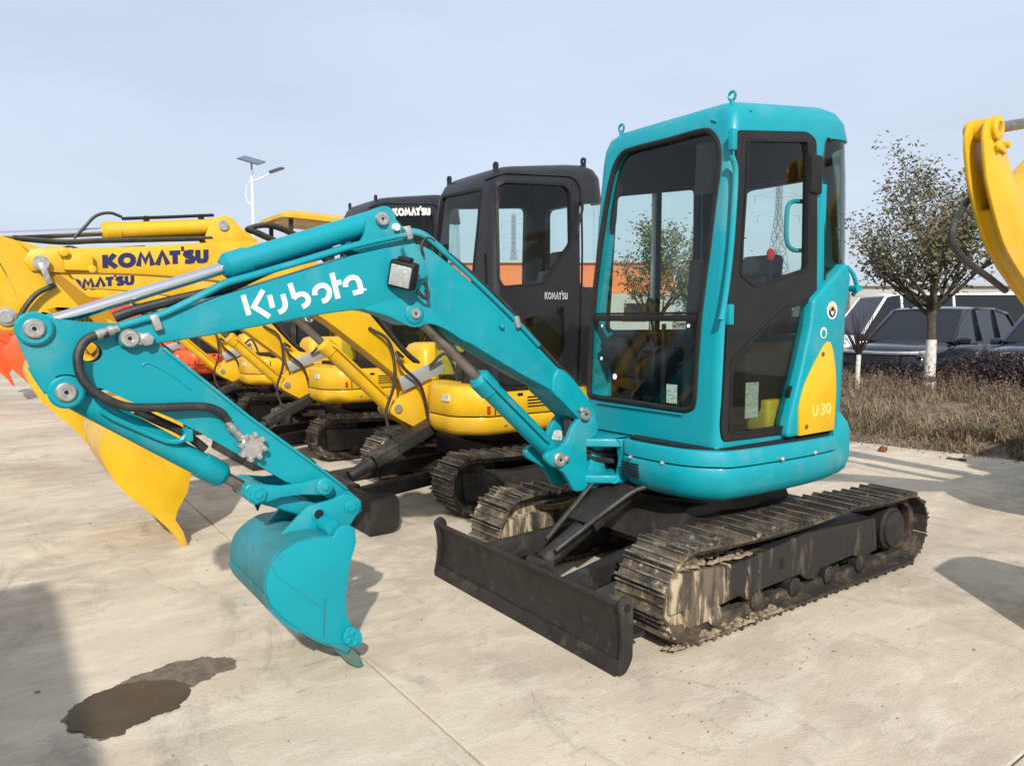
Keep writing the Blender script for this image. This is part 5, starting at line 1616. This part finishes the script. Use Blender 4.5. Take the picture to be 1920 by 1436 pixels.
def make_car(name, loc, yaw, label, group, paint, L=4.6, Wd=1.86, H=1.68, hood=.98, van=False, slat=False):
    """front towards local +X; loc is the middle of the front bumper on the ground"""
    global OFF
    r = empty(name, loc, label, 'van' if van else 'car', group); r.rotation_euler.z = yaw
    OFF = Vector((0, 0, 0))
    hw = Wd / 2
    # stations: x, half width, bottom z, shoulder z, top z (bonnet or deck)
    if van:
        stn = [(0, hw * .80, .32, .62, .74), (-.08, hw * .93, .26, .74, .92), (-.45, hw, .22, .98, 1.08), (-.9, hw, .22, 1.08, 1.18), (-2, hw, .22, 1.1, 1.18), (-L + .2, hw, .24, 1.1, 1.18), (-L, hw * .96, .3, 1.0, 1.15)]
    else:
        stn = [(.0, hw * .80, .34, hood - .34, hood - .22), (-.05, hw * .92, .25, hood - .24, hood - .12), (-.22, hw * .97, .20, hood - .18, hood - .04), (-.6, hw, .20, hood - .12, hood), (-1.15, hw, .20, hood - .06, hood + .05), (-1.5, hw, .20, hood - .04, hood + .06),
               (-2.6, hw, .20, hood - .02, hood + .06), (-3.7, hw, .20, hood, hood + .07), (-L + .25, hw * .97, .24, hood - .02, hood + .06), (-L, hw * .86, .36, .86, hood - .02)]
    loops = []
    for x, w_, zb, zs, zt in stn:
        half = [(0, zb), (w_ * .90, zb), (w_ * .985, zb + .08), (w_, (zb + zs) / 2), (w_ * .985, zs - .05), (w_ * .95, zs), (w_ * .80, zs + (zt - zs) * .72), (w_ * .45, zt - .012), (0, zt)]
        loops.append([(x, y, z) for y, z in half] + [(x, -y, z) for y, z in half[-2:0:-1]])
    mb = MB(); mb.loft(loops); body = mb.build('body', paint, r, smooth=60)
    # greenhouse
    zt = hood + .03
    if van:
        gs = [(-.55, zt + .06, .90, 1.10), ]
        prof = [(-.50, 1.12), (-1.15, H - .06), (-1.5, H), (-L + .1, H), (-L + .02, H - .1), (-L, 1.1)]
    else:
        prof = [(-1.18, zt), (-1.95, H - .05), (-2.3, H), (-3.3, H - .01), (-3.9, H - .10), (-L + .25, zt + .12), (-L + .2, zt)]
    base_z = prof[0][1]
    loops = []
    for k, (x, z) in enumerate(prof):
        t = (z - base_z) / (H - base_z)
        w_ = hw * (.93 - .17 * t)
        loops.append((x, z, w_))
    g = MB()
    vs, fs = [], []
    for x, z, w_ in loops:
        vs += [(x, -w_, z), (x, w_, z), (x, -hw * .93, base_z - .04), (x, hw * .93, base_z - .04)]
    n = len(loops)
    for k in range(n - 1):
        a, b = 4 * k, 4 * k + 4
        fs += [(a, a + 1, b + 1, b), (a, b, b + 2, a + 2), (a + 1, a + 3, b + 3, b + 1)]
    g.add(vs, fs); g = g.build('window_glass', 'carglass', r, smooth=30)
    rf = MB()
    for s in (1, -1):                     # roof rails and pillars
        for k in range(n - 1):
            (x0, z0, w0), (x1, z1, w1) = loops[k], loops[k + 1]
            rf.bar((x0, s * w0, z0), (x1, s * w1, z1), .07, .05)
    rf_l = [(x, z, w_) for x, z, w_ in loops if z > H - .08]
    lo = [[(x, w_ * math.cos(rad(t)), z + .035 * math.sin(rad(t)) + .01) for t in range(0, 181, 20)] + [(x, -w_, z - .01), (x, w_, z - .01)] for x, z, w_ in rf_l]
    rf.loft(lo)
    for xb in ((-2.35, -3.25) if not van else (-1.55, -2.9)):
        for s in (1, -1): rf.bar((xb, s * hw * .94, base_z), (xb + .02, s * hw * .77, H - .03), .05, .09)
    rf.build('roof', paint, r, .008)
    # front: grille, lamps, bumper strip, plate
    mb = MB(); mb.box((-.03, 0, hood - .26 if not van else .5), (.12, Wd * .50, .24)); gr = mb.build('grille', 'interior', r, .01)
    if slat:
        for k in range(11):
            MB().box((.035, (k - 5) * Wd * .045, hood - .25), (.02, .016, .20)).build('grille_slat', 'trim', gr)
        MB().box((.03, 0, hood - .135), (.03, Wd * .54, .026)).build('grille_trim', 'trim', gr)
    else:
        for k in range(4):
            MB().box((.032, 0, hood - .35 + k * .045), (.01, Wd * .46, .012)).build('grille_slat', 'steelgrey', gr)
        MB().tube([(-.14, -hw * .96, hood - .15), (.0, -hw * .66, hood - .17), (.045, 0, hood - .18), (.0, hw * .66, hood - .17), (-.14, hw * .96, hood - .15)], .034, 8).build('grille_trim', 'trim', gr)
    for s in (1, -1):
        mb = MB(); mb.box((-.13, s * hw * .76, hood - .19 if not van else .72), (.16, .36, .11), rot_z(-s * .42)); mb.build('headlight', 'headlight', r, .02, 3)
        mb = MB(); mb.box((-.03, s * hw * .72, .40), (.10, .22, .08), rot_z(-s * .35)); mb.build('fog_lamp', 'interior', r, .01)
        mb = MB(); mb.box((-1.32, s * (hw + .10), 1.08), (.12, .17, .12)); mb.bar((-1.34, s * hw * .9, 1.02), (-1.34, s * (hw + .06), 1.05), .04, .03); mb.build('mirror', paint, r, .02, 3)
        for xw in (-.88, -L + .85):
            wh = MB(); wh.lathe((xw, s * (hw - .19), .33), (0, s, 0), [(0, .2), (.0, .31), (.03, .33), (.16, .33), (.19, .31), (.19, .22)], 28); wh = wh.build('wheel', 'tyre', r)
            MB().lathe((xw, s * (hw - .03), .33), (0, s, 0), [(0, .22), (.02, .215), (.025, .05), (.035, .05)], 20).build('rim', 'steelgrey', wh)
    MB().box((.03, 0, .34), (.06, Wd * .6, .10)).build('bumper_intake', 'interior', r, .01)
    MB().tube([(-.02, -hw * .62, .285), (.045, 0, .27), (-.02, hw * .62, .285)], .013, 8).build('bumper_trim', 'trim', r)
    MB().box((.062, 0, .42), (.012, .44, .13)).build('number_plate', 'carblue', r)
    return r


CG = 'cars parked behind the hedge'
make_car('parked_car', (-10.85, -4.65, .0), .0, 'dark grey car with bright chrome grille strip, behind the whitewashed tree', CG, 'carblack', H=1.72, hood=1.02)
make_car('parked_car', (-10.75, -2.02, .0), .0, 'dark blue car with vertical chrome grille bars at the right edge', CG, 'carblue', H=1.74, hood=1.05, slat=True)
make_car('parked_van', (-15.3, -8.4, .0), rad(-36), 'white van seen side on just beyond the dark grey car', CG, 'carwhite', L=5.0, Wd=1.95, H=2.15, hood=1.15, van=True)
make_car('parked_van', (-19.4, -7.2, .0), rad(-36), 'white van furthest back, behind the tree and the dark cars', CG, 'carwhite', L=5.2, Wd=2.0, H=2.25, hood=1.2, van=True)
# unseen van added beside the camera, standing in for the lower left shadow's unknown caster
make_car('parked_van', (5.40, -.66, 0), rad(-90), 'stand-in white van added outside the picture to cast the shadow at the lower left', None, 'carwhite', L=5.0, Wd=1.95, H=1.98, hood=1.15, van=True)

# ================================================================== PLANTS
def leaf_tris(mb, c, s, n_):
    """one leaf: a folded diamond"""
    d = Vector((random.uniform(-1, 1), random.uniform(-1, 1), random.uniform(-.5, .7))).normalized()
    u = d.orthogonal().normalized()
    u = Matrix.Rotation(random.uniform(0, 6.28), 3, d) @ u
    b = len(mb.v)
    mb.v += [c, c + d * s * .5 + u * s * .26, c + d * s, c + d * s * .5 - u * s * .26]
    mb.f.append((b, b + 1, b + 2, b + 3))


def tree(loc, label, height, spread, seed, leafm, white=True, nleaf=5200, trunk_r=.085, group='young trees in the planted strip', leaf=.075, lean=.0, fork=1.25, low=4):
    global OFF
    rnd = random.Random(seed)
    random.seed(seed)
    r = empty('tree', loc, label, 'tree', group)
    OFF = Vector((0, 0, 0))
    wood, tips = MB(), []

    def branch(p, d, L, rad_, depth):
        pts = [p]
        q = p.copy(); dd = d.copy()
        nseg = 4
        for k in range(nseg):
            dd = (dd + Vector((rnd.uniform(-.22, .22), rnd.uniform(-.22, .22), rnd.uniform(-.04, .20)))).normalized()
            q = q + dd * L / nseg
            pts.append(q.copy())
        rs = [rad_ * (1 - .55 * k / nseg) for k in range(nseg + 1)]
        wood.tube(pts, rs, 6 if depth > 0 else 10, 3 if depth < 2 else 0)
        if depth >= 3 or L < .22:
            tips.extend(pts[1:])
            return
        if depth >= 2: tips.extend(pts[2:])
        nb = rnd.choice((3, 4)) if depth < 2 else 3
        for k in range(nb):
            t = rnd.uniform(.35, 1) if k else 1
            pi = pts[min(nseg, int(t * nseg))]
            a = rnd.uniform(0, 6.28)
            out_ = Vector((math.cos(a), math.sin(a), 0))
            nd = (dd * rnd.uniform(.5, .9) + out_ * rnd.uniform(.45, .85) * spread + Vector((0, 0, .25))).normalized()
            branch(pi, nd, L * rnd.uniform(.55, .78), rad_ * (1 - .55 * t) * .72 + .002, depth + 1)
    z1 = fork
    tr = MB()
    P0 = [Vector((0, 0, -.15)), Vector((.01, .01, z1 * .35)), Vector((lean * .5, .0, z1 * .7)), Vector((lean, -.01, z1 + .02))]
    tr.tube(P0, [trunk_r * 1.25, trunk_r * 1.02, trunk_r * .95, trunk_r * .9], 14, 5)
    trunk = tr.build('trunk', 'bark', r)
    if white:
        ww = MB(); ww.tube([Vector((0, 0, -.15)), Vector((.008, .008, z1 * .3)), Vector((.012, .012, .86))], [trunk_r * 1.29, trunk_r * 1.15, trunk_r * 1.07], 16, 5); ww.build('whitewash', 'whitewash', trunk)
    top = Vector((lean, -.01, z1))
    branch(top, Vector((.02, .02, 1)), (height - z1) * .46, trunk_r * .88, 0)
    for k in range(low):
        a = k * 6.283 / low + rnd.uniform(-.4, .4)
        branch(top + Vector((0, 0, rnd.uniform(-.05, .25))), Vector((math.cos(a) * spread, math.sin(a) * spread, rnd.uniform(.7, 1.2))).normalized(), (height - z1) * rnd.uniform(.34, .44), trunk_r * .5, 1)
    br = wood.build('branches', 'bark', r)
    lf = MB()
    for k in range(nleaf):
        t = rnd.choice(tips)
        c = t + Vector((rnd.gauss(0, .13), rnd.gauss(0, .13), rnd.gauss(.02, .12)))
        leaf_tris(lf, c, rnd.uniform(.6, 1.25) * leaf, 4)
    me = lf.mesh('crown', 0, fix=False)
    cr_ = link('crown', me, leafm, r, 0)
    cr_['kind'] = 'stuff'
    return r


tree((-9.2, -2.9, .30), 'young leafy tree with whitewashed trunk in front of the parked cars', 4.2, 1.35, 44, 'leaf', nleaf=11000, leaf=.072, fork=1.2, low=9, trunk_r=.072)
tree((-9.0, -8.9, .30), 'leafy tree behind the teal cab, seen through its windscreen', 3.5, 1.0, 5, 'leaf2', nleaf=4500, leaf=.085, fork=1.0)
tree((-8.6, -7.3, .30), 'slim tree seen through the right part of the teal windscreen', 3.0, .8, 23, 'leaf2', nleaf=2200, leaf=.08, fork=.9)
tree((-9.3, -13.5, .30), 'tree behind the black cab beside the teal excavator', 2.6, .9, 31, 'leaf', nleaf=2500, fork=.9)

# bare pruned shrub with a whitewashed stem
random.seed(3)
sh_ = empty('bare_shrub', (-8.1, -3.5, .30), 'small bare shrub with whitewashed stem left of the tree', 'shrub')
OFF = Vector((0, 0, 0))
mb = MB(); mb.tube([(0, 0, -.1), (.01, .0, .3), (0, 0, .62)], .035, 10); mb.build('stem', 'whitewash', sh_)
mb = MB()
for k in range(46):
    a = random.uniform(0, 6.28); t = random.uniform(.05, .75)
    d = Vector((math.cos(a) * t, math.sin(a) * t, 1)).normalized()
    p = Vector((0, 0, .6)); L = random.uniform(.35, .85)
    q = p + d * L * .6; e_ = q + (d + Vector((random.uniform(-.4, .4), random.uniform(-.4, .4), .1))) * L * .4
    mb.tube([p, q, e_], [.007, .004, .002], 4, 2)
mb.build('twigs', 'twig', sh_)

# low dark hedge in front of the cars (uncountable twigs and leaves)
random.seed(9)
mb = MB()
for k in range(28000):
    y = random.uniform(-7, .6)
    x = -9.75 + random.gauss(0, .26)
    hmax = (.40 if y < -3.1 else .62) + .18 * noise.noise(Vector((y * 1.1, 0, 2))) + (.12 if y > -2.4 else 0)
    z = random.uniform(0, 1) ** .8 * hmax + .22
    c = Vector((x, y, z))
    if random.random() < .22:
        d = Vector((random.gauss(0, .35), random.gauss(0, .35), 1)).normalized(); s = random.uniform(.12, .32)
        u = d.orthogonal().normalized() * .0045
        mb.add([c, c + u, c + d * s, c + d * s - u], [(0, 1, 2, 3)])
    else:
        leaf_tris(mb, c, random.uniform(.035, .075), 4)
tag(link('hedge', mb.mesh('hedge', 0, fix=False), 'twig', None, 0), 'low dark purplish hedge running in front of the parked cars', 'hedge', kind='stuff')

# dry grass on the bank (uncountable)
random.seed(17)
mb = MB()
for k in range(38000):
    y = random.uniform(-8.0, 1.8)
    x = random.uniform(-9.7, -5.2)
    if random.random() < .25: x = random.uniform(-6.1, -5.15)
    if noise.noise(Vector((x * 1.5, y * 1.5, 0))) < -.32: continue
    xe = -5.2 - (.14 * (y + 1.9) if y > -1.9 else 0)
    if x > xe: continue
    z = bank_z(x) - .03
    tuft = .55 + .6 * max(0, noise.noise(Vector((x * .9, y * .9, 7))) + .25)
    h = random.uniform(.10, .40) * tuft * (.55 if x > xe - .25 else 1)
    a = random.uniform(0, 6.28); bend = random.uniform(.15, 1.3)
    d = Vector((math.cos(a) * bend, math.sin(a) * bend, 1)).normalized()
    s = Vector((-math.sin(a), math.cos(a), 0)) * random.uniform(.003, .007)
    p = Vector((x, y, z)); q = p + d * h * .6; e_ = q + (d + Vector((math.cos(a), math.sin(a), -.5)) * .6) * h * .45
    mb.add([p - s, p + s, q + s * .8, q - s * .8, e_], [(0, 1, 2, 3), (3, 2, 4)])
tag(link('dry_grass', mb.mesh('dry_grass', 0, fix=False), 'straw', None, 0), 'straw coloured dry grass covering the planted bank', 'grass', kind='stuff')
# brown tangled brush standing in the grass
random.seed(31)
mb = MB()
for k in range(190):
    y = random.uniform(-6.5, 1.2); x = random.uniform(-9.0, -5.7)
    if noise.noise(Vector((x * .8, y * .8, 11))) < -.15: continue
    z = bank_z(x) - .02; H_ = random.uniform(.25, .62)
    for q in range(random.randint(9, 18)):
        a = random.uniform(0, 6.28); t = random.uniform(.1, 1.0)
        p = Vector((x + random.gauss(0, .08), y + random.gauss(0, .08), z)); d = Vector((math.cos(a) * t, math.sin(a) * t, 1)).normalized()
        L1 = H_ * random.uniform(.6, 1)
        e1 = p + d * L1 * .6; e2 = e1 + (d + Vector((random.uniform(-.7, .7), random.uniform(-.7, .7), -.1))) * L1 * .4
        s = Vector((-math.sin(a), math.cos(a), 0)) * .0035
        mb.add([p - s, p + s, e1 + s * .8, e1 - s * .8, e2], [(0, 1, 2, 3), (3, 2, 4)])
        for m__ in range(random.randint(1, 4)):
            leaf_tris(mb, e1.lerp(e2, random.random()) + Vector((random.gauss(0, .03), random.gauss(0, .03), random.gauss(0, .03))), random.uniform(.02, .05), 4)
tag(link('dry_brush', mb.mesh('dry_brush', 0, fix=False), 'brush', None, 0), 'tangled brown dry brush standing in the grass of the bank', 'brush', kind='stuff')
# dead leaves along the yard edge
mb = MB()
for k in range(2600):
    y = random.uniform(-7, 1.5); x = -5.15 - (.14 * (y + 1.9) if y > -1.9 else 0) + random.gauss(-.25, .22)
    z = (bank_z(x) if x < -5.3 else 0) + .012
    s = random.uniform(.02, .05)
    leaf_tris(mb, Vector((x, y, z)), s, 4)
tag(link('leaf_litter', mb.mesh('leaf_litter', 0, fix=False), 'debris', None, 0), 'brown leaf litter along the edge of the concrete', 'leaf litter', kind='stuff')
random.seed(4)
p = onp(1655, 842, 2, .03)
mb = MB(); bm = bmesh.new(); bmesh.ops.create_icosphere(bm, subdivisions=3, radius=.045)
for v in bm.verts: v.co *= 1 + .35 * noise.noise(v.co * 30); v.co.z *= .8
me = bpy.data.meshes.new('rusty_lump'); bm.to_mesh(me); bm.free()
o = link('rusty_lump', me, 'rust'); o.location = (p.x, p.y, .03); tag(o, 'small rusty brown lump lying at the edge of the concrete', 'debris')
a_, b__ = onp(1775, 859, 2, .01), onp(1812, 863, 2, .01)
mb = MB(); mb.tube([a_, (a_ + b__) / 2 + Vector((.01, .02, .004)), b__], .013, 7); tag(mb.build('stick', 'bark'), 'short dark stick lying on the concrete near the bank', 'stick')

# ================================================================== STREET LAMP, PYLONS, FAR BUILDINGS
def at(px_, d, z=0):
    lat = (px_ - 960) / FPX * d
    p = CAM + DIR * d + RGT * lat
    return Vector((p.x, p.y, z))


lp_ = at(482, 30)
sl_ = empty('street_lamp', lp_, 'tall white street lamp with solar panel on top, far behind the yellow boom', 'street lamp')
OFF = Vector((0, 0, 0))
MB().cyl((0, 0, 0), (0, 0, 7.2), .085, .05, 14).build('pole', 'pole', sl_)
u = RGT; v_ = DIR
mb = MB(); mb.cyl((0, 0, 7.2), (0, 0, 7.75), .04, n=10); mb.build('mast_top', 'steelgrey', sl_)
mb = MB(); mb.tube([Vector((0, 0, 7.0)), u * .35 + Vector((0, 0, 7.12)), u * .8 + Vector((0, 0, 7.35))], .03, 8); mb.build('lamp_arm', 'pole', sl_)
Rz = rot_z(math.atan2(u.y, u.x))
MB().box(u * 1.0 + Vector((0, 0, 7.44)), (.62, .22, .10), Rz @ Matrix.Rotation(-.32, 3, 'Y')).build('lamp_head', 'panel', sl_, .03)
MB().box(Vector((0, 0, 7.82)), (.85, .75, .05), Rz @ Matrix.Rotation(.28, 3, 'Y') @ Matrix.Rotation(.35, 3, 'X')).build('solar_panel', 'panel', sl_)
mb = MB(); mb.tube([Vector((0, 0, 7.1)), -u * .22 + Vector((0, 0, 6.8)), -u * .24 + Vector((0, 0, 6.3)), Vector((0, 0, 6.0))], .012, 6); mb.build('ornament_rod', 'pole', sl_)


def pylon(px_, d, H, label):
    p = at(px_, d); r = empty('power_pylon', p, label, 'pylon', 'pylons on the horizon')
    mb = MB()

    def hw(z): return H * (.085 - .072 * min(1, z / (H * .7)))
    zs = [H * t for t in (0, .13, .25, .36, .46, .55, .63, .70, .77, .84, .91, 1)]
    for i in range(len(zs) - 1):
        a, b = hw(zs[i]), hw(zs[i + 1])
        for s in range(4):
            c0 = ((-1, -1), (1, -1), (1, 1), (-1, 1))[s]; c1 = ((-1, -1), (1, -1), (1, 1), (-1, 1))[(s + 1) % 4]
            P_ = lambda c, w_, z: Vector((c[0] * w_, c[1] * w_, z))
            for A_, B_ in ((P_(c0, a, zs[i]), P_(c0, b, zs[i + 1])), (P_(c0, a, zs[i]), P_(c1, b, zs[i + 1])), (P_(c1, a, zs[i]), P_(c0, b, zs[i + 1])), (P_(c0, b, zs[i + 1]), P_(c1, b, zs[i + 1]))):
                mb.cyl(A_, B_, .10, n=4)
    mb.build('lattice_mast', 'steelgrey', r, smooth=0)
    for z, w_ in ((.68, .13), (.80, .15), (.92, .11)):
        mb = MB()
        for s in (1, -1):
            e_ = u * (s * H * w_) + Vector((0, 0, H * z))
            for q in (Vector((0, 0, H * (z + .035))), Vector((0, 0, H * (z - .01)))): mb.cyl(q, e_, .09, n=4)
            mb.cyl(e_, e_ - Vector((0, 0, 1.6)), .08, n=4)
        mb.build('cross_arm', 'steelgrey', r, smooth=0)


pylon(1452, 190, 41, 'lattice power pylon seen through the door pane of the teal cab')
pylon(963, 260, 38, 'lattice power pylon seen through the black cab beside the teal excavator')


def shed(px0, px1, d, H, Hs, depth, label, top='wallorange', rows=True):
    a, b = at(px0, d), at(px1, d)
    ctr = (a + b) / 2; L = (b - a).length
    r = empty('warehouse', ctr, label, 'building')
    r.rotation_euler.z = math.atan2(RGT.y, RGT.x)
    MB().box((0, depth / 2, Hs / 2), (L, depth, Hs)).build('wall', 'wallgrey', r)
    MB().box((0, depth / 2, (H + Hs) / 2), (L + .1, depth + .1, H - Hs)).build('cladding', top, r)
    MB().prism([(-L / 2 - .3, H), (L / 2 + .3, H), (L / 2 + .3, H + .25), (-L / 2 - .3, H + .25)], 'y', -.4, depth + .4).build('roof', 'steelgrey', r)
    n = int(L / 6)
    for k in range(n):
        x = -L / 2 + (k + .5) * L / n
        f = MB().box((x, -.03, Hs * .55), (2.2, .08, Hs * .4)).build('window', 'carglass', r)
        MB().box((x, -.06, Hs * .34), (2.5, .16, .1)).build('sill', 'wallgrey', f)
    return r


shed(835, 1260, 75, 7.2, 4.2, 16, 'long warehouse with orange upper walls, seen through the cab windows')
shed(1590, 2100, 60, 4.2, 3.4, 12, 'low pale building far behind the parked cars', 'wallgrey')
# far belt of trees on the horizon
random.seed(21)
mb = MB()
for k in range(5200):
    a = rad(random.uniform(-50, 50)); d = random.uniform(120, 170)
    p = CAM + DIR * (d * math.cos(a)) + RGT * (d * math.sin(a))
    h = 3.0 + 2.2 * noise.noise(Vector((a * 14, 0, 0))) + random.gauss(0, .5)
    z = random.uniform(0, max(1, h))
    leaf_tris(mb, Vector((p.x, p.y, z)), random.uniform(.8, 1.8), 4)
tag(link('far_trees', mb.mesh('far_trees', 0, fix=False), 'fartree', None, 0), 'low hazy belt of trees along the horizon', 'tree belt', kind='stuff')
